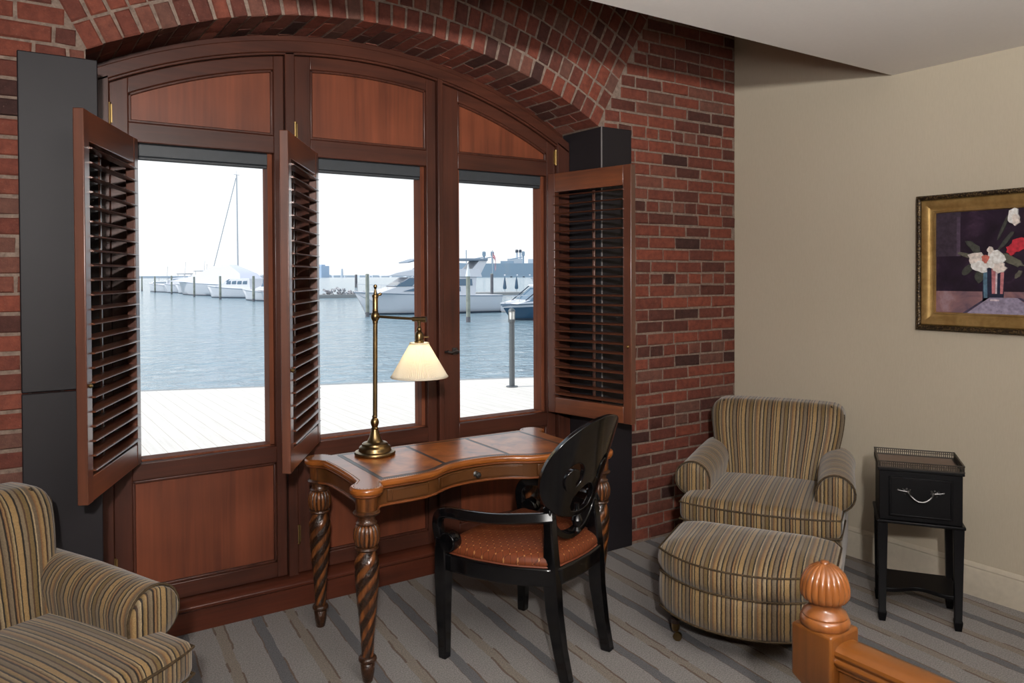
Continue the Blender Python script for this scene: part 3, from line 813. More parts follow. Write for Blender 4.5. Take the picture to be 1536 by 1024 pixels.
# ------------------------------------------------------------------ striped easy chairs
def easy_chair(label, loc, rz):
    c = thing('easy_chair', label, 'armchair', loc, rz, 'striped easy chairs')
    st = lambda p: p.x + .5
    # skirted base
    bow = lambda p, d: Vector((p.x, p.y - (d * (1 - (p.x / .37) ** 2) if p.y < 0 else 0), p.z))
    m = MB(); m.rbox((0, -.03, .225), (.735, .70, .23), .035, 12, lambda p: bow(p, .045), lambda p: p.x + .9 * p.y + 1.5); m.build('base', M['stripe'], c, smooth=80, weld=True)
    # loose seat cushion
    def cus(p):
        q = bow(p, .05); k = (1 - (p.x / .37) ** 2) * (1 - (p.y / .36) ** 2)
        if p.z > 0: q.z += .030 * max(0, k)
        return q
    m = MB(); m.rbox((0, -.09, .403), (.740, .62, .118), .038, 16, cus, st); cu = m.build('seat_cushion', M['stripe'], c, smooth=80, weld=True)
    def edge(z):
        P = []
        for i in range(25):
            x = lerp(-.366, .366, i / 24); P.append((x, -.09 - .31 - .05 * (1 - (x / .37) ** 2) + .010 * (abs(x) / .366) ** 6 - .001, z))
        return [(-.371, -.09, z)] + P + [(.371, -.09, z)]
    m = MB(); m.tube(edge(.437), .0045, 6); m.build('piping', M['welt'], cu)
    m = MB(); m.tube(edge(.354), .0045, 6); m.build('piping', M['welt'], cu)
    # rolled arms
    for s in (-1, 1):
        pr = [(.252, .34), (.252, .45), (.248, .52)]
        cx, cz, r = .335, .520, .086
        pr += [(cx + r * math.cos(R(t)), cz + r * math.sin(R(t))) for t in range(170, -71, -15)]
        pr += [(.352, .43), (.350, .34), (.350, .12), (.252, .12)]
        rings = []; vals = []
        ys = [-.250, -.244, -.23, -.16, -.08, 0, .08, .16, .24, .30]
        for y in ys:
            k = .90 if y == -.250 else (.97 if y == -.244 else 1)
            lift = .024 * sstep(-.25, .15, y); sh = .018 * sstep(-.25, .2, y)
            ring = []
            for x, z in pr:
                f = sstep(.36, .5, z)
                xx = cx + (x - cx) * k; zz = cz + (z - cz) * k if z > .40 else z
                ring.append((s * (xx - sh * f), y, zz + lift * f))
            rings.append(ring); vals.append([y + 2.0 + .35 * 0 for _ in ring])
        m = MB(); m.loft(rings, True, True, vals); a = m.build('arm', M['stripe'], c, smooth=70)
        # front facing of the arm with upright stripes
        fp = [(cx + (x - cx) * .93, cz + (z - cz) * .93 if z > .40 else z) for x, z in pr if z > .33]
        m = MB(); b0 = []
        ringf = [[(s * x, -.247, z) for x, z in fp], [(s * x, -.257, z) for x, z in fp], [(s * (cx + (x - cx) * .93), -.264, cz + (z - cz) * .95) for x, z in fp], [(s * (cx + (x - cx) * .4), -.267, cz + (z - cz) * .6) for x, z in fp]]
        m.loft(ringf, True, True, [[p[0] + .5 for p in r_] for r_ in ringf]); m.build('arm_front', M['stripe'], a, smooth=70)
        m = MB(); m.tube([(s * (cx + (x - cx) * 1.0), -.250, cz + (z - cz) * 1.0) for x, z in pr[1:-4]], .0042, 6); m.build('piping', M['welt'], a)
    # back: raked, wider and rolled at the top
    def bk(p):
        u = (p.z + .28) / .56            # 0 bottom .. 1 top
        x = p.x * lerp(.90, 1.09, sstep(.2, .9, u))
        y = p.y + .235 * u * .95 + (.030 * sstep(.7, 1, u) if p.y > 0 else 0)
        if p.y < 0: y -= .022 * (1 - (p.x / .33) ** 2) * (1 - (2 * u - 1) ** 2)
        z = p.z - .012 * (abs(p.x) / .33) ** 3 * (1 if u > .9 else 0)
        return Vector((x, y, z))
    m = MB(); m.rbox((0, .165, .570), (.64, .17, .56), .055, 16, bk, st); b = m.build('backrest', M['stripe'], c, smooth=80, weld=True)
    for s in (-1, 1):
        P = [Vector((0, .165, .570)) + bk(Vector((s * .318, -.042, z))) for z in [lerp(-.05, .235, k / 14) for k in range(15)]]
        P += [Vector((0, .165, .570)) + bk(Vector((s * (.318 - .06 * math.sin(R(t))), -.042 - .02 * math.sin(R(t)), .235 + .042 * (1 - math.cos(R(t)))))) for t in (30, 60, 90)]
        m = MB(); m.tube(P, .0045, 6); m.build('piping', M['welt'], b)
    for sx in (-1, 1):
        for sy in (-.30, .25):
            m = MB(); m.lathe([(.018, 0), (.022, .02), (.028, .07), (.034, .115)], 14, (sx * .30, sy, 0)); m.build('leg', M['dark_leg'], c)
    return c
easy_chair('striped easy chair in the corner between brick wall and papered wall, behind the ottoman', (3.316, 2.594, 0), R(-59.4))
easy_chair('striped easy chair cut off by the left edge of the picture, below the left shutter', (-.012, 2.657, 0), R(26.5))

# ------------------------------------------------------------------ ottoman
ot = thing('ottoman', 'bow-fronted striped ottoman on castors in front of the corner easy chair', 'ottoman', (2.625, 2.155, 0), R(-60.3))
def dplan(w, yb, ys, bow, o=0.0, n=22):
    P = []
    for i in range(n + 1):
        x = lerp(-w, w, i / n); P.append(((w + o) / w * x, ys - bow * (1 - abs(x / w) ** 2.3) - o))
    r = .05
    Q = P + [(w + o, lerp(ys, yb - r, k / 5)) for k in range(1, 6)]
    Q += [(w + o - r + r * math.cos(R(t)), yb - r + (r + o) * math.sin(R(t))) for t in (15, 45, 75, 90)]
    Q += [(lerp(w - r, -(w - r), k / 10), yb + o) for k in range(1, 10)]
    Q += [(-(w + o - r) - r * math.cos(R(t)), yb - r + (r + o) * math.sin(R(t))) for t in (90, 75, 45, 15)]
    Q += [(-(w + o), lerp(yb - r, ys, k / 5)) for k in range(0, 5)]
    return Q
W_ = .345
dp = lambda o: dplan(W_, .25, -.115, .165, o)
def dloft(spec, nm, par=ot):
    rings = []; vals = []
    for o, z in spec:
        q = dp(0)
        if o >= -.03: r_ = [(x, y, z) for x, y in dp(o)]
        else:
            k = 1 + o / .35; r_ = [(x * k, (y - .02) * k + .02, z) for x, y in q]
        rings.append(r_); vals.append([p[0] + .5 for p in r_])
    m = MB(); m.loft(rings, True, True, vals); return m.build(nm, M['stripe'], par, smooth=75)
dloft([(-.02, .138), (0, .144), (.004, .19), (.004, .25), (0, .286), (-.012, .293)], 'base')
cush = dloft([(-.012, .291), (0, .297), (.007, .33), (.007, .362), (.003, .386), (-.008, .399), (-.028, .412), (-.08, .427), (-.15, .437), (-.25, .444), (-.32, .446)], 'top_cushion')
for z, o in ((.389, .004), (.293, .001), (.142, .001)):
    m = MB(); q = dp(o); m.tube([(x, y, z) for x, y in q + q[:1]], .0045, 6, cap=False); m.build('piping', M['welt'], cush if z > .28 else ot)
for sx in (-1, 1):
    for y in (-.09, .20):
        m = MB(); m.lathe([(.033, .142), (.031, .120), (.024, .104), (.021, .100), (.024, .096), (.020, .090), (.023, .086), (.019, .080), (.016, .062)], 18, (sx * .285, y, 0)); lg = m.build('leg', M['dark_leg'], ot)
        m = MB(); m.lathe([(.018, .066), (.018, .045), (.013, .034)], 16, (sx * .285, y, 0))
        m.tube([(sx * .285, y, .04), (sx * .285 + sx * -.012, y - .016, .022)], .007, 8)
        Mx = Matrix.Rotation(R(90), 3, 'X') 
        m.lathe([(.006, -.009), (.018, -.008), (.019, 0), (.018, .008), (.006, .009)], 18, (sx * .285 - sx * .014, y - .020, .0192), M=Mx); m.build('castor', M['brass'], lg)

# ------------------------------------------------------------------ black side table
ns = thing('side_table', 'small black single-drawer side table with gallery top beside the corner easy chair', 'side table', (3.486, 1.912, 0), R(-55.5))
w, d = .167, .142
m = MB(); m.bx(-w + .004, w - .004, -d + .004, d - .004, .458, .676); m.build('cabinet', M['black_satin'], ns, bevel=.003)
m = MB(); m.bx(-w - .008, w + .008, -d - .008, d + .008, .444, .458); m.build('lower_moulding', M['black_satin'], ns, bevel=.004)
m = MB(); m.bx(-w - .003, w + .003, -d - .003, d + .003, .676, .690); m.build('top_board', M['black_satin'], ns, bevel=.003)
m = MB(); m.bx(-w + .012, w - .012, -d + .012, d - .012, .690, .6915); m.build('marble_inset', M['shelf_top'], ns, smooth=0)
# pierced gallery
g = MB()
def galley(x0, y0, x1, y1):
    L = math.hypot(x1 - x0, y1 - y0); a = math.atan2(y1 - y0, x1 - x0); rot = Matrix.Rotation(a, 3, 'Z'); cx, cy = (x0 + x1) / 2, (y0 + y1) / 2
    g.box((cx, cy, .7185), (L + .006, .007, .005), rot); g.box((cx, cy, .6925), (L + .006, .007, .005), rot); g.box((cx, cy, .7085), (L, .003, .0035), rot)
    k = int(L / .0085)
    for i in range(k + 1):
        t = i / k; g.box((lerp(x0, x1, t), lerp(y0, y1, t), .7055), (.0038, .0028, .026), rot)
for a, b in (((-w, -d), (w, -d)), ((w, -d), (w, d)), ((w, d), (-w, d)), ((-w, d), (-w, -d))): galley(*a, *b)
g.build('gallery_rail', M['gallery'], ns, smooth=0)
m = MB(); m.bx(-.118, .118, -d - .006, -d + .006, .487, .648); dr = m.build('drawer_front', M['black_satin'], ns, bevel=.003)
m = MB(); x0, x1, z0, z1, b = -.124, .124, .481, .654, .008
m.bx(x0, x1, -d - .009, -d + .004, z0, z0 + b); m.bx(x0, x1, -d - .009, -d + .004, z1 - b, z1); m.bx(x0, x0 + b, -d - .009, -d + .004, z0, z1); m.bx(x1 - b, x1, -d - .009, -d + .004, z0, z1)
m.build('drawer_moulding', M['black_satin'], dr, bevel=.002)
m = MB(); yy = -d - .008
m.tube(spline([(-.048, yy, .588), (-.040, yy - .016, .578), (-.02, yy - .024, .562), (0, yy - .026, .557), (.02, yy - .024, .562), (.040, yy - .016, .578), (.048, yy, .588)], 5), .0042, 8)
for s in (-1, 1):
    m.lathe([(.011, 0), (.009, .006), (.004, .010)], 12, (s * .048, yy + .002, .590), M=Matrix.Rotation(R(90), 3, 'X'))
    for (dx, dz, r) in ((.016, .006, .007), (.028, .004, .006), (.040, .008, .005), (.006, .014, .006), (-.006, .012, .005), (.014, -.008, .005), (.022, .012, .004)):
        m.lathe([(r, 0), (r * .7, .004), (.001, .006)], 8, (s * (.048 + dx), yy + .002, .590 + dz), M=Matrix.Rotation(R(90), 3, 'X'))
    m.tube([(s * .05, yy - .002, .592), (s * .070, yy - .002, .594), (s * .092, yy - .002, .598)], [.004, .003, .002], 8)
m.build('drawer_pull', M['pewter'], dr)
for sx in (-1, 1):
    for sy in (-1, 1):
        m = MB(); rings = []
        for z, h in ((.447, .021), (.05, .0145), (.042, .0175), (.036, .0175), (0, .013)):
            rings.append([(sx * (w - .018) + q[0] * h, sy * (d - .018) + q[1] * h, z) for q in SQ])
        m.loft(rings); m.build('leg', M['black_satin'], ns, bevel=.002)
P = [(-w + .012, d - .012), (-w + .012, -d + .02)] + [(lerp(-w + .05, w - .05, i / 16), -d + .022 + .05 * math.sin(PI * i / 16) ** 2) for i in range(17)] + [(w - .012, -d + .02), (w - .012, d - .012)]
m = MB(); m.pxy(P, .128, .146); m.build('lower_shelf', M['black_satin'], ns, bevel=.003)

# ------------------------------------------------------------------ bed foot
bx_, by_ = 1.651, 1.128
bed = thing('bed_footboard', 'honey-coloured wooden bed footboard with fluted ball finial, at the lower right', 'bed footboard', (bx_, by_, 0), 0)
hw = .055
def bed_post(y):
    m = MB(); m.loft([[(q[0] * k * hw, y + q[1] * k * hw, z) for q in SQ] for z, k in ((0, .62), (.50, .70), (.565, .74), (.588, 1), (.711, 1))]); p = m.build('post', M['bed'], bed, bevel=.007, seg=3)
    m = MB(); m.lathe([(.052, .709), (.056, .713), (.0575, .722), (.055, .731), (.051, .734), (.052, .738), (.049, .744), (.040, .750), (.036, .757), (.036, .764), (.039, .770)], 40, (0, y, 0)); m.build('finial_collar', M['bed_fin'], p)
    pr = [(.036, .768), (.047, .771), (.0535, .779), (.056, .790), (.0555, .804), (.052, .820), (.045, .835), (.034, .847), (.021, .855), (.011, .858)]
    m = MB(); m.lathe(pr, 160, (0, y, 0), rf=lambda t, z: 1 + (.07 * abs(math.sin(10 * t)) ** .6 - .045) * (1 if z > .770 else .2)); m.lathe([(.012, .855), (.012, .859), (.009, .863), (.002, .864)], 20, (0, y, 0)); m.build('finial', M['bed_fin'], p, smooth=60)
bed_post(0); bed_post(-1.62)
hp = [(.036, .632), (.036, .640), (.043, .645), (.046, .652), (.043, .659), (.039, .662), (.044, .669), (.042, .678), (.032, .686), (.015, .690)]
prof = [(-x, z) for x, z in hp] + hp[::-1]
m = MB(); m.prism(prof, lambda p: (p[0], -hw + .002, p[1]), lambda p: (p[0], -1.62 + hw - .002, p[1])); m.build('top_rail', M['bed_h'], bed, bevel=.002)
for y0, y1 in ((-hw - .07, -hw + .001), (-1.62 + hw - .001, -1.62 + hw + .07)):
    m = MB(); m.bx(-.028, .028, y0, y1, .16, .634); m.build('stile', M['bed'], bed, bevel=.004)
m = MB(); m.bx(-.018, .018, -hw - .06, -1.62 + hw + .06, .16, .634); m.build('footboard_panel', M['bed'], bed)

# ------------------------------------------------------------------ framed still life
pic = thing('framed_painting', 'gilt framed flower still life hanging on the papered wall above the side table', 'painting', (XR, 1.78, 1.604), R(-90))
# local: x along the wall (to the viewer's right), -y out of the wall
PW, PH = .362, .335
def frame_ring(prof, nm, mat, bev=0):
    m = MB(); rings = []
    for ins, out in prof:
        rings.append([(-(PW - ins), -out, -(PH - ins)), (PW - ins, -out, -(PH - ins)), (PW - ins, -out, PH - ins), (-(PW - ins), -out, PH - ins)])
    m.loft(rings, cap=False); return m.build(nm, mat, pic, smooth=30)
frame_ring([(0, .002), (0, .030), (.006, .036), (.016, .038), (.022, .034), (.024, .030)], 'outer_moulding', M['bronze'])
frame_ring([(.024, .028), (.030, .034), (.040, .033), (.062, .024), (.078, .017), (.080, .017)], 'frame_cove', M['gilt'])
frame_ring([(.080, .015), (.082, .021), (.087, .021), (.090, .012), (.092, .008)], 'inner_lip', M['gilt'])
t = NT('painted_ground')
n1 = t.noise(t.coord((1, 1, 1)), 9, 5, .65, .6); n2 = t.noise(t.coord((1, 1, 1)), 40, 4, .7)
av = t.attr()
dk = t.ramp(n1, [(.32, srgb(24, 18, 26)), (.55, srgb(44, 30, 48)), (.75, srgb(78, 56, 76))])
tb = t.ramp(n1, [(.3, srgb(96, 78, 92)), (.5, srgb(140, 104, 106)), (.72, srgb(164, 140, 148))])
t.bsdf(t.mix(av, dk, tb), .38, 0, t.bump(n2, .4, .002), .15); pg = t.mat
m = MB(); cw, chh = PW - .085, PH - .085
zt = -.140
m.val = 0; m.bx(-cw, cw, -.010, -.002, zt, chh); m.val = 1; m.bx(-cw, cw, -.010, -.002, -chh, zt)
cv = m.build('canvas', pg, pic, smooth=0)
def dab(nm, cols, shapes, lay=0.0, y=-.0105):
    """paint laid on the canvas as thin raised dabs"""
    ms = [flat('paint_%s_%d' % (nm, i), srgb(*c), .4, 0, .1, .5, .3, 60) for i, c in enumerate(cols)]
    for k, (ci, P) in enumerate(shapes):
        m = MB(); m.prism(P, lambda p: (p[0], y + .001, p[1]), lambda p: (p[0], y - .0008 - .00035 * k - lay, p[1])); m.build(nm, ms[ci], cv, smooth=0)
def blob(cx, cz, rx, rz, n=14, j=.22, rot=0):
    P = []
    for k in range(n):
        t = 2 * PI * k / n; q = 1 + rnd.uniform(-j, j); x, z = rx * q * math.cos(t), rz * q * math.sin(t)
        P.append((cx + x * math.cos(rot) - z * math.sin(rot), cz + x * math.sin(rot) + z * math.cos(rot)))
    return P
vx = -.006
dab('painted_window', [(60, 50, 62), (84, 70, 88)], [(0, [(-cw, .03), (-.155, .03), (-.155, chh), (-cw, chh)]), (1, [(-.172, .03), (-.155, .03), (-.155, .22), (-.172, .22)])])
dab('painted_table_edge', [(64, 58, 82), (150, 140, 162)], [(0, [(-.15, -chh), (-.135, -chh), (-.02, -.168), (-.035, -.168)]), (1, [(-.13, -chh), (.20, -chh), (.10, -.168), (-.02, -.168)]), (0, [(.10, -.168), (.115, -.168), (.25, -chh), (.225, -chh)])])
dab('painted_vase', [(40, 44, 66), (90, 120, 140), (190, 120, 124), (206, 190, 196)], [(0, [(vx - .048, -.01), (vx + .052, -.01), (vx + .046, -.186), (vx - .046, -.186)]), (1, [(vx - .044, -.03), (vx - .026, -.03), (vx - .024, -.17), (vx - .040, -.17)]), (2, [(vx - .006, -.03), (vx + .012, -.03), (vx + .010, -.15), (vx - .004, -.15)]), (3, [(vx + .012, -.04), (vx + .020, -.04), (vx + .018, -.15), (vx + .011, -.15)]), (2, [(vx + .034, -.02), (vx + .050, -.02), (vx + .044, -.15), (vx + .032, -.15)]), (3, [(vx - .012, -.176), (vx + .028, -.176), (vx + .028, -.184), (vx - .012, -.184)])])
dab('painted_leaf', [(70, 72, 66), (98, 96, 84)], [(0, blob(vx - .085, .07, .05, .018, rot=2.3)), (1, blob(vx - .12, .035, .045, .010, rot=2.9)), (0, blob(vx - .105, -.03, .042, .016, rot=.7)), (0, blob(vx - .06, -.07, .018, .035)), (1, blob(vx + .085, .005, .05, .020, rot=-.5)), (0, blob(vx + .06, .10, .055, .009, rot=.9)), (0, blob(vx + .045, .16, .06, .007, rot=1.2)), (1, blob(vx + .11, -.06, .022, .010, rot=.9))], .0034)
dab('painted_bloom', [(226, 214, 206), (240, 234, 226), (196, 110, 96), (196, 52, 66)], [(0, blob(vx - .075, .02, .035, .030)), (1, blob(vx - .055, -.022, .040, .028)), (1, blob(vx + .012, .008, .040, .044)), (0, blob(vx + .03, -.03, .028, .024)), (2, blob(vx - .03, .015, .017, .020)), (3, blob(vx + .108, .075, .038, .028, rot=.4)), (3, blob(vx + .085, .055, .024, .024)), (1, blob(vx + .088, .205, .026, .038)), (0, blob(vx + .100, .190, .016, .026)), (0, blob(vx - .01, .055, .014, .016))], .0064)
# ------------------------------------------------------------------ terrace and harbour
ZW = -1.30
m = MB(); m.pxy([(-7, 4.0), (18, 4.0), (18, 5.75), (-7, 15.2)], -.20, -.05); single('floor_terrace', m, M['deck'], smooth=0)
m = MB(); m.pxy([(-7, 15.2), (18, 5.75), (18, 5.9), (-7, 15.35)], -.42, -.052); single('trim_5', m, M['dock'], smooth=0)
m = MB(); m.bx(-2500, 5000, 3.9, 6000, ZW - .02, ZW); w = single('ground_water', m, M['water'], smooth=0)
# terrace light
bp = thing('bollard_light', 'slim grey post light with caged white lens on the timber terrace', 'post light', (6.187, 9.281, -.05))
m = MB(); m.lathe([(.085, 0), (.085, .012), (.045, .016)], 20); m.build('base_plate', M['post'], bp)
m = MB(); m.lathe([(.040, .01), (.040, .94)], 18); m.build('post', M['post'], bp)
m = MB(); m.lathe([(.052, .93), (.052, .965), (.045, .97)], 20); m.lathe([(.052, 1.085), (.05, 1.10), (.030, 1.125), (.008, 1.135)], 20)
for k in range(6):
    t = k * PI / 3; m.tube([(.050 * math.cos(t), .05 * math.sin(t), .96), (.052 * math.cos(t), .052 * math.sin(t), 1.09)], .005, 6)
m.build('lamp_cage', M['post'], bp)
m = MB(); m.lathe([(.040, .965), (.043, .98), (.043, 1.07), (.036, 1.09)], 18); m.build('lens', M['lens'], bp)

def pile(label, x, y, h, r=.16, mat='pile', cap=None, group='mooring piles in the marina'):
    p = thing('mooring_pile', label, 'mooring pile', (x, y, ZW), 0, group)
    m = MB(); m.lathe([(r * 1.02, -1.0), (r, 1.0), (r * .95, h)], 14); m.build('shaft', M[mat], p)
    m = MB(); m.lathe([(r * 1.03, -.1), (r * 1.03, .28), (r * 1.0, .34)], 14); m.build('tide_band', M['pile_dark'], p)
    if cap:
        m = MB(); m.lathe([(r * 1.2, h), (r * 1.2, h + .05), (.02, h + cap)], 14); m.build('cap', M['cone'], p)
    else:
        m = MB(); m.lathe([(r * .97, h - .02), (r * .9, h + .05), (.05, h + .07)], 14); m.build('cap', M['pile'], p)
    return p
pile('far left mooring pile seen against the left shutter edge', 25.2, 173.2, 2.9, .15)
pile('second mooring pile from the left in the first window', 24.6, 154.2, 2.88, .15)
pile('third mooring pile from the left, before the small moored boats', 24.6, 138.3, 2.98, .14)
pile('mooring pile in front of the white shrink-wrapped boat', 24.0, 118.0, 2.8, .15)
pile('mooring pile in front of the low white cabin cruiser', 23.8, 101.8, 2.88, .15)
pile('mooring pile before the cruiser with the canvas top, far right in the first window', 24.8, 90.4, 2.86, .15)
pile('dark distant mooring pile left of the big white yacht', 75.8, 184.0, 3.2, .32, 'pile_dark')
pile('tall pale mooring pile at the bow of the big white yacht', 21.8, 50.9, 2.94, .13)
pile('nearest mooring pile with white cone cap in the right window', 24.2, 41.1, 2.8, .13, 'pile', .75)
pile('mooring pile carrying the small red and white flag', 45.6, 72.3, 3.0, .17, 'pile_dark')

def boat(name, label, cat, stern, bow, beam, f0, f1, hull='hull', over=.9, boot=True):
    dx, dy = bow[0] - stern[0], bow[1] - stern[1]; L = math.hypot(dx, dy)
    b = thing(name, label, cat, (stern[0], stern[1], ZW), math.atan2(dy, dx))
    def half(t): return beam / 2 * (.92 + .08 * min(1, t / .3)) * (1 - max(0, (t - .42) / .58) ** 2.4)
    sheer = lambda t: f0 + (f1 - f0) * t ** 1.7
    N = 18; rings = []; bo = []
    for i in range(N + 1):
        t = i / N; h = max(half(t), .02); s = sheer(t); ox = over * t ** 3
        rings.append([(L * t, 0, -.5), (L * t, h * .72, -.12), (L * t + ox * .25, h * .86, s * .3), (L * t + ox, h, s), (L * t + ox, h * .93, s + .02), (L * t + ox, -h * .93, s + .02), (L * t + ox, -h, s), (L * t + ox * .25, -h * .86, s * .3), (L * t, -h * .72, -.12)])
    m = MB(); m.loft(rings); m.build('hull', M[hull], b, smooth=50)
    if boot:
        m = MB(); m.loft([[(L * t * 1.002, 0, -.52), (L * t * 1.002, max(half(t), .02) * .80 + .01, -.10), (L * t * 1.004 + over * t ** 3 * .12, max(half(t), .02) * .835, .12), (L * t * 1.004 + over * t ** 3 * .12, -max(half(t), .02) * .835, .12), (L * t * 1.002, -max(half(t), .02) * .80 - .01, -.10)] for t in [i / N for i in range(N + 1)]]); m.build('waterline_stripe', M['boot'], b, smooth=50)
    m = MB(); m.tube([(L * t + over * t ** 3, half(t) * .99, sheer(t) - .06) for t in [i / N for i in range(N + 1)]], .035, 6); m.tube([(L * t + over * t ** 3, -half(t) * .99, sheer(t) - .06) for t in [i / N for i in range(N + 1)]], .035, 6); m.build('rub_rail', M['hardtop'], b)
    b['_L'] = L
    return b, L, half, sheer
def side(b, nm, poly, w0, w1, mat, ztaper=None):
    """solid with a side profile (x along the boat, z up); narrower at the top"""
    zs = [p[1] for p in poly]; a, c = min(zs), max(zs)
    wd = lambda z: lerp(w0, w1, (z - a) / (c - a + 1e-6)) / 2
    m = MB(); m.prism(poly, lambda p: (p[0], -wd(p[1]), p[1]), lambda p: (p[0], wd(p[1]), p[1])); return m.build(nm, M[mat], b, bevel=.03, smooth=30)
def bowrail(b, L, half, sheer, t0, over=.9, h=.55):
    m = MB(); ts = [lerp(t0, .985, i / 12) for i in range(13)]
    for s in (-1, 1):
        m.tube([(L * t + over * t ** 3 - .06, s * half(t) * .9, sheer(t) + h) for t in ts], .02, 6)
        for t in ts[::2]: m.tube([(L * t + over * t ** 3 - .06, s * half(t) * .9, sheer(t)), (L * t + over * t ** 3 - .06, s * half(t) * .9, sheer(t) + h)], .016, 5)
    m.build('bow_rail', M['steel'], b)

# big white motor yacht, bow to the left
b, L, hf, sh = boat('motor_yacht', 'big white flybridge motor yacht moored behind the desk lamp', 'yacht', (33.0, 52.0), (22.9, 53.6), 3.7, 1.35, 1.72, over=.95)
side(b, 'cabin', [(2.2, 1.3), (9.7, 1.6), (8.9, 1.88), (8.35, 2.06), (7.4, 2.74), (2.0, 2.74)], 3.1, 2.6, 'hull')
side(b, 'windscreen', [(7.35, 2.68), (8.45, 2.08), (7.2, 2.08), (6.6, 2.68)], 2.96, 2.70, 'tint')
side(b, 'saloon_window', [(4.0, 2.10), (6.6, 2.10), (6.1, 2.60), (4.0, 2.60)], 2.92, 2.72, 'tint')
side(b, 'saloon_window', [(2.4, 2.10), (3.7, 2.10), (3.7, 2.60), (2.4, 2.60)], 2.92, 2.72, 'tint')
side(b, 'saloon_window', [(3.4, 1.66), (7.9, 1.72), (6.7, 2.02), (3.4, 2.02)], 3.12, 2.98, 'tint')
side(b, 'flybridge', [(1.6, 2.74), (9.0, 2.86), (8.3, 3.10), (7.2, 3.30), (5.9, 3.36), (1.8, 3.36)], 2.9, 2.6, 'hull')
side(b, 'radar_arch', [(1.7, 2.8), (2.8, 2.8), (1.7, 4.0), (1.0, 4.0)], 2.4, 2.1, 'hull')
side(b, 'fore_arch', [(5.6, 3.3), (6.5, 3.3), (5.5, 4.0), (5.0, 4.0)], 2.3, 2.1, 'hull')
side(b, 'hardtop', [(1.0, 4.0), (6.6, 3.98), (7.4, 3.80), (7.45, 3.88), (6.6, 4.14), (1.0, 4.18)], 2.4, 2.3, 'hardtop')
side(b, 'helm_seat', [(5.2, 3.3), (6.2, 3.3), (6.0, 3.62), (5.2, 3.66)], 1.4, 1.3, 'boot')
side(b, 'transom_steps', [(-.9, .1), (.1, .1), (.1, .55), (-.9, .25)], 3.0, 3.0, 'hull')
bowrail(b, L, hf, sh, .5, .95)
m = MB()
for x in (4.2, 6.4): m.box((x, 1.69, 1.05), (.55, .10, .10)); m.box((x, -1.69, 1.05), (.55, .10, .10))
m.build('porthole', M['tint'], b)
m = MB(); m.tube([(L + .7, .1, 1.55), (L - .3, .6, 1.0), (L - .6, .7, .3)], .035, 6); m.build('anchor_line', M['steel'], b)

# blue-hulled sports cruiser in the right window
b, L, hf, sh = boat('sport_cruiser', 'dark blue hulled sports cruiser behind the terrace post light', 'motor boat', (35.7, 40.6), (27.5, 41.2), 3.2, 1.25, 1.02, 'navy', over=.8, boot=True)
side(b, 'deck_house', [(.6, 1.2), (L + .3, 1.05), (L - .6, 1.28), (L - 2.2, 1.50), (1.0, 1.62)], 2.3, 1.9, 'hull')
N = 14
m = MB(); m.loft([[(L * t + .8 * t ** 3 * .9, s_ * hf(t) * 1.0, sh(t) + dz) for s_, dz in ((1, -.22), (1.01, .05), (.9, .12), (-.9, .12), (-1.01, .05), (-1, -.22))] for t in [i / N for i in range(N + 1)]]); m.build('white_topside', M['hull'], b)
side(b, 'windscreen', [(L - .7, 1.24), (L - 2.8, 1.36), (L - 2.8, 2.05), (L - 1.8, 2.05)], 2.0, 1.7, 'tint')
side(b, 'fore_window', [(L - .2, 1.16), (L - 2.0, 1.26), (L - 2.0, 1.40), (L - .9, 1.34)], 2.26, 2.06, 'tint')
side(b, 'hull_window', [(1.5, .72), (4.6, .74), (4.2, .95), (1.8, .95)], 2.86, 2.92, 'boot')
side(b, 'hardtop', [(1.4, 2.14), (L - 1.7, 2.16), (L - 1.8, 2.25), (1.4, 2.28)], 2.0, 1.9, 'hull')
m = MB()
for s in (-.85, .85):
    m.tube([(L - .5, s, 1.26), (L - 1.75, s, 2.15)], .035, 6); m.tube([(L - 4.0, s, 1.5), (L - 3.4, s, 2.15)], .035, 6)
m.build('windscreen_frame', M['boot'], b)
bowrail(b, L, hf, sh, .5, .8, .5)

# boats along the far pontoon
b, L, hf, sh = boat('covered_boat', 'large white boat under shrink wrap in the first window', 'boat', (31.2, 112.0), (25.6, 134.0), 5.2, 1.7, 2.2, over=1.6)
side(b, 'shrink_wrap', [(.3, 1.6), (L + .9, 2.15), (L * .72, 2.95), (L * .50, 4.45), (L * .30, 4.6), (L * .1, 3.3)], 4.7, 1.2, 'wrap')
b, L, hf, sh = boat('sailing_boat', 'sailing boat with a tall bare mast in the first window', 'sailing boat', (37.6, 139.0), (33.6, 150.0), 3.4, 1.2, 1.5, over=1.0)
side(b, 'coach_roof', [(2.2, 1.15), (6.6, 1.3), (6.0, 1.75), (2.4, 1.8)], 1.9, 1.5, 'hull')
m = MB(); m.tube([(3.6, 0, 1.5), (3.75, 0, 21.0)], [.14, .11], 8); m.build('mast', M['mast'], b)
m = MB(); m.tube([(L + .8, 0, 1.45), (3.95, 0, 20.4)], .07, 6); m.build('forestay', M['mast'], b)
m = MB(); m.tube([(3.6, 0, 2.4), (.3, 0, 2.5)], .09, 8); m.build('boom', M['mast'], b)
m = MB(); m.tube([(3.75, -.6, 20.9), (3.75, .6, 21.0)], .04, 5); m.tube([(3.75, 0, 20.9), (3.75, 0, 21.7)], .03, 5); m.build('masthead', M['mast'], b)
b, L, hf, sh = boat('cabin_cruiser', 'low white cabin cruiser with dark side windows near the sailing boat', 'motor boat', (29.6, 103.0), (25.0, 111.5), 3.3, 1.25, 1.65, over=1.0)
side(b, 'cabin', [(1.0, 1.2), (7.6, 1.5), (6.3, 2.0), (5.2, 2.55), (1.4, 2.6)], 2.8, 2.3, 'hull')
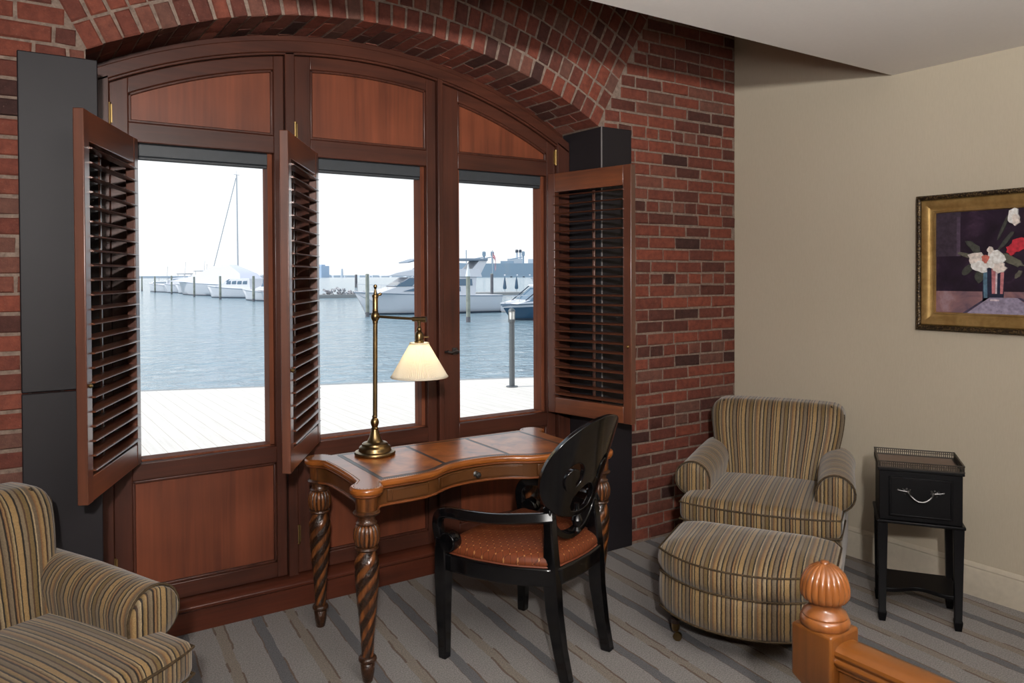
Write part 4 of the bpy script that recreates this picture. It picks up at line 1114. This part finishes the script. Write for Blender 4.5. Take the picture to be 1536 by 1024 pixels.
for k in range(4): side(b, 'cabin_window', [(1.7 + k * 1.0, 1.85), (2.5 + k * 1.0, 1.85), (2.45 + k * 1.0, 2.25), (1.75 + k * 1.0, 2.3)], 2.66, 2.52, 'tint')
side(b, 'windscreen', [(5.2, 2.5), (6.2, 2.02), (5.6, 2.02), (4.9, 2.5)], 2.48, 2.38, 'tint')
b, L, hf, sh = boat('canvas_top_cruiser', 'white cruiser with blue canvas sides and flat roof, right edge of the first window', 'motor boat', (28.8, 84.4), (25.5, 96.0), 3.1, 1.0, 1.35, over=.9)
side(b, 'cabin', [(1.0, 1.0), (8.6, 1.3), (7.4, 1.7), (1.0, 1.7)], 2.6, 2.3, 'hull')
side(b, 'canvas_enclosure', [(2.0, 1.68), (7.0, 1.68), (6.4, 2.9), (2.0, 2.9)], 2.3, 2.2, 'canvas_cover')
side(b, 'roof', [(1.6, 3.0), (7.0, 3.0), (7.0, 3.1), (1.6, 3.12)], 2.5, 2.5, 'hull')
m = MB()
for x in (1.9, 4.4, 6.7):
    for s in (-1.1, 1.1): m.tube([(x, s, 1.6), (x, s, 3.0)], .05, 6)
m.build('roof_frame', M['steel'], b)
specs = [((27.6, 152), (25.7, 166), 'small white motor boat at the far left of the marina', 3.0, 2.6), ((29.5, 146), (26.2, 151), 'small white boat with an open fly deck left of the shrink-wrapped boat', 2.8, 3.3),
         ((31.5, 136), (26.6, 143), 'white motor boat moored just left of the shrink-wrapped boat', 3.2, 2.8), ((38, 168), (34, 178), 'distant white yacht with dark roof beyond the marina piles', 3.6, 4.0),
         ((45, 190), (39, 197), 'farthest white boat behind the marina pontoon', 3.4, 3.2)]
for k, (st_, bw_, lab, bm_, top) in enumerate(specs):
    b, L, hf, sh = boat('motor_boat', lab, 'motor boat', st_, bw_, bm_, 1.3, 1.7, over=.9)
    side(b, 'cabin', [(.8, 1.3), (L * .78, 1.6), (L * .62, top * .8), (1.0, top * .85)], bm_ * .8, bm_ * .65, 'hull')
    side(b, 'window_band', [(1.4, top * .62), (L * .66, top * .62), (L * .60, top * .74), (1.4, top * .76)], bm_ * .76, bm_ * .72, 'tint')
    side(b, 'roof', [(.8, top), (L * .5, top), (L * .5, top + .12), (.8, top + .14)], bm_ * .6, bm_ * .6, 'hardtop')
    m = MB()
    for x in (1.1, L * .46):
        for s in (-.25, .25): m.tube([(x, s * bm_, top * .8), (x, s * bm_, top)], .05, 5)
    m.tube([(L * .3, 0, top), (L * .28, 0, top + 2.2)], .035, 5); m.build('roof_frame', M['steel'], b)
b, L, hf, sh = boat('white_yacht', 'tall white yacht behind the blue cruiser at the right window edge', 'yacht', (87, 91.5), (72.2, 100.2), 5.0, 1.9, 2.5, over=1.5)
side(b, 'cabin', [(2, 2.0), (13, 2.4), (11, 3.3), (2, 3.4)], 4.4, 3.8, 'hull')
side(b, 'window_band', [(3, 2.55), (11.6, 2.6), (10.8, 3.1), (3, 3.1)], 4.34, 4.1, 'tint')
side(b, 'flybridge', [(2, 3.4), (10.5, 3.4), (9, 4.4), (2, 4.3)], 3.8, 3.2, 'hull')

# pontoon with clutter left of the yacht
p = thing('pontoon', 'low floating pontoon heaped with pale clutter left of the big yacht', 'pontoon', (36.5, 98.4, ZW), R(-8))
m = MB(); m.bx(-6, 7, -1.2, 1.2, -.3, .45); m.build('deck', M['dock'], p, bevel=.05)
m = MB(); m.bx(-2.2, -1.2, -.6, .6, .45, 1.35); m.build('dock_box', M['boot'], p, bevel=.05)
m = MB()
for k in range(60):
    x = rnd.uniform(-.6, 5.2); h = rnd.uniform(.15, .5); m.box((x, rnd.uniform(-.9, .9), .45 + rnd.random() * .9 * (1 - abs(x - 1.5) / 5)), (h, h * .7, h * .6), Matrix.Rotation(rnd.random() * 3, 3, Vector((rnd.random(), rnd.random(), 1)).normalized()))
o = m.build('clutter', M['debris'], p, smooth=0); o['kind'] = 'stuff'
f = thing('flag', 'small red and white flag on the pile in the right window', 'flag', (45.55, 72.1, ZW + 3.05))
m = MB(); m.tube([(0, 0, 0), (0, 0, 2.6)], .03, 6); m.build('flag_staff', M['mast'], f)
for k in range(5):
    m = MB(); rings = []
    for i in range(9):
        u = i / 8; x = .06 + u * .85 * (.5 + .1 * math.sin(k)); zt = 2.5 - k * .1 - u * u * 1.45
        rings.append([(x, .10 * math.sin(u * 7 + k * .4), zt - .27 - u * .12), (x, .10 * math.sin(u * 7 + k * .4) + .02, zt - .27 - u * .12), (x, .10 * math.sin(u * 7 + k * .4) + .02, zt - .17), (x, .10 * math.sin(u * 7 + k * .4), zt - .17)])
    m.loft(rings); m.build('flag_stripe', M['red' if k % 2 == 0 else 'flagw'], f)
for k, (x, y, lab) in enumerate(((62.4, 95.4, 'left one of two closed blue parasols beyond the blue cruiser'), (64.2, 95.0, 'right one of two closed blue parasols beyond the blue cruiser'))):
    u = thing('closed_parasol', lab, 'parasol', (x, y, ZW + .4), 0, 'closed parasols on the pontoon')
    m = MB(); m.lathe([(.05, 0), (.05, 2.0)], 8); m.build('pole', M['mast'], u)
    m = MB(); m.lathe([(.22, .45), (.26, .7), (.16, 1.6), (.04, 2.25)], 12, rf=lambda t, z: 1 + .15 * math.cos(6 * t)); m.build('canopy', M['navy'], u)
q = thing('pontoon', 'floating pontoon carrying the closed parasols beyond the blue cruiser', 'pontoon', (64, 96.5, ZW), R(-20)); m = MB(); m.bx(-7, 8, -2, 2, -.3, .4); m.build('deck', M['dock'], q, bevel=.05)

# grey ships and the far shore
def ship(label, stern, bow, beam, free, light):
    dx, dy = bow[0] - stern[0], bow[1] - stern[1]; L = math.hypot(dx, dy)
    s = thing('cargo_ship', label, 'ship', (stern[0], stern[1], ZW), math.atan2(dy, dx))
    rings = []
    for i in range(15):
        t = i / 14; h = beam / 2 * (1 - max(0, (t - .7) / .3) ** 2) + .2; z = free + 5 * max(0, (t - .75) / .25) ** 2; ox = 10 * max(0, (t - .8) / .2)
        rings.append([(L * t, -h * .8, -1), (L * t + ox, -h, z), (L * t + ox, h, z), (L * t, h * .8, -1)])
    m = MB(); m.loft(rings); m.build('hull', M['ship'], s)
    return s, L
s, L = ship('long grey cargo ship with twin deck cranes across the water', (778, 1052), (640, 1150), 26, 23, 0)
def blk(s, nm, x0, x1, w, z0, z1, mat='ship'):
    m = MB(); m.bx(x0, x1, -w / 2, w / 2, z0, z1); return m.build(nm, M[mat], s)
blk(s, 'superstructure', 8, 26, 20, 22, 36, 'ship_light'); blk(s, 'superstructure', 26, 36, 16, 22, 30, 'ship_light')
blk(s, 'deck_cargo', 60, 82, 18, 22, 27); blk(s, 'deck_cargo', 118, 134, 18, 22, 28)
for x in (44, 96, 110):
    m = MB()
    for dy in (-5, 5): m.tube([(x, dy, 22), (x, dy, 42)], 1.3, 8)
    m.bx(x - 2, x + 2, -8, 8, 40, 43); m.bx(x - 2.5, x + 2.5, -7.5, -3, 36, 42); m.bx(x - 2.5, x + 2.5, 3, 7.5, 36, 42)
    m.tube([(x, 0, 34), (x + 22, 0, 30)], .8, 6); m.build('deck_crane', M['ship'], s)
for x in (14, 21):
    m = MB(); m.lathe([(3.2, 36), (2.8, 46)], 10, (x, 0, 0)); m.lathe([(3.6, 46), (3.6, 48)], 10, (x, 0, 0)); m.build('funnel', M['ship'], s)
m = MB(); m.tube([(140, 0, 24), (140, 0, 46)], .8, 6); m.tube([(140, -5, 40), (140, 5, 40)], .5, 6); m.build('foremast', M['ship'], s)
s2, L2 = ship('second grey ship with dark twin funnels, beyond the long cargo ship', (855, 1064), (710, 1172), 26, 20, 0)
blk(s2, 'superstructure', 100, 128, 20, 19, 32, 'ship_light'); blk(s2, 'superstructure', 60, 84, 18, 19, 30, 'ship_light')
for x in (106, 112, 68, 74):
    m = MB(); m.lathe([(2.0, 30), (1.8, 43)], 10, (x, 0, 0)); m.build('funnel', M['ship_light'], s2)
    m = MB(); m.lathe([(2.6, 43), (2.6, 47), (1.8, 48)], 10, (x, 0, 0)); m.build('funnel_cap', M['boot'], s2)
w = thing('jetty', 'long low jetty with white posts in front of the grey ships', 'jetty', (610, 940, ZW), math.atan2(-70, 100))
m = MB(); m.bx(0, 150, -4, 4, 1.4, 2.6); m.build('deck', M['ship'], w)
for k in range(12):
    m = MB(); m.bx(3 + k * 9, 6 + k * 9, -3, 3, -1, 1.5) if k % 2 else m.bx(3 + k * 9, 5 + k * 9, -3, 3, 2.5, 4.4); m.build('jetty_post', M['boot' if k % 2 else 'flagw'], w)
t = thing('far_building', 'tower block tinted pale blue for haze, on the far shore beside the middle shutter', 'building', (614, 1689, ZW), .5)
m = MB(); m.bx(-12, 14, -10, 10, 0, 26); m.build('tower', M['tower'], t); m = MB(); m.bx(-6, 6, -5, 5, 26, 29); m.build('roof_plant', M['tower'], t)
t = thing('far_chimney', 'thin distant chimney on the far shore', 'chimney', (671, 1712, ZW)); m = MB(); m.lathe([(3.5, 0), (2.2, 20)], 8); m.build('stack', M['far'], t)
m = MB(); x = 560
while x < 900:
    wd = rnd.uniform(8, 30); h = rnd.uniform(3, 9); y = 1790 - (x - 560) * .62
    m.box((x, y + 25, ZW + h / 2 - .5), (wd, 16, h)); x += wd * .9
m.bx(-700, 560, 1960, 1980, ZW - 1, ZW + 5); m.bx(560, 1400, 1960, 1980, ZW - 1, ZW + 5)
o = m.build('far_shoreline', M['far'], smooth=0); tag(o, 'low buildings and land along the far shore, coloured pale for haze', 'shoreline', kind='stuff')
for nm in list(bpy.data.objects):
    if '_L' in nm.keys(): del nm['_L']
# ------------------------------------------------------------------ light
W = bpy.data.worlds.new('sky'); S.world = W; W.use_nodes = True
t = W.node_tree; t.nodes.clear()
out = t.nodes.new('ShaderNodeOutputWorld'); bg = t.nodes.new('ShaderNodeBackground')
tc = t.nodes.new('ShaderNodeTexCoord'); sx = t.nodes.new('ShaderNodeSeparateXYZ'); t.links.new(tc.outputs['Generated'], sx.inputs[0])
rp = t.nodes.new('ShaderNodeValToRGB'); e = rp.color_ramp.elements
e[0].position = 0; e[0].color = (.97, .99, 1, 1); e[1].position = 1; e[1].color = (.68, .82, 1, 1)
k = e.new(.18); k.color = (.95, .98, 1, 1); k = e.new(.4); k.color = (.82, .92, 1, 1)
t.links.new(sx.outputs[2], rp.inputs[0]); t.links.new(rp.outputs[0], bg.inputs[0]); bg.inputs[1].default_value = 1.15
t.links.new(bg.outputs[0], out.inputs[0])
def lamp_obj(name, typ, loc, energy, col, aim=None, **kw):
    d = bpy.data.lights.new(name, typ); d.energy = energy; d.color = col
    for a, b in kw.items(): setattr(d, a, b)
    o = bpy.data.objects.new(name, d); COL.objects.link(o); o.location = loc
    if aim is not None: o.rotation_euler = (Vector(aim) - Vector(loc)).to_track_quat('-Z', 'Y').to_euler()
    return o
sun = lamp_obj('sun', 'SUN', (0, 20, 30), 3.0, (1, .975, .94), angle=R(.6)); sun.rotation_euler = Vector((.9, -.35, -1)).to_track_quat('-Z', 'Y').to_euler()
lamp_obj('key_light', 'AREA', (-.35, -.75, 2.19), 64, (1, .965, .93), (2.0, 3.3, 2.5), shape='DISK', size=.16, spread=R(105))
lamp_obj('ceiling_bounce', 'AREA', (.9, -.9, 1.75), 122, (1, .985, .97), (1.15, -.6, 2.6), shape='RECTANGLE', size=.9, size_y=.9, spread=R(130))
# ------------------------------------------------------------------ camera
cam = bpy.data.cameras.new('camera'); co = bpy.data.objects.new('camera', cam); COL.objects.link(co)
yaw, pitch, roll, f, cy = 0.5885, 0.01548, -0.00436, 1167.0, 431.0
F = Vector((math.sin(yaw) * math.cos(pitch), math.cos(yaw) * math.cos(pitch), -math.sin(pitch)))
Rt = Vector((math.cos(yaw), -math.sin(yaw), 0)); U = Rt.cross(F)
R2 = Rt * math.cos(roll) + U * math.sin(roll); U2 = U * math.cos(roll) - Rt * math.sin(roll)
mw = Matrix(((R2.x, U2.x, -F.x, 0), (R2.y, U2.y, -F.y, 0), (R2.z, U2.z, -F.z, 1.55), (0, 0, 0, 1)))
co.matrix_world = mw
cam.sensor_fit = 'HORIZONTAL'; cam.sensor_width = 36; cam.lens = f * 36 / 1536
cam.shift_x = 0; cam.shift_y = -(512 - cy) / 1536
cam.clip_start = .05; cam.clip_end = 8000
S.camera = co
S.view_settings.view_transform = 'Standard'; S.view_settings.look = 'None'; S.view_settings.gamma = 1; S.view_settings.use_curve_mapping = False
S.view_settings.exposure = 0
S.cycles.max_bounces = 8; S.cycles.transparent_max_bounces = 16; S.cycles.caustics_reflective = False; S.cycles.caustics_refractive = False
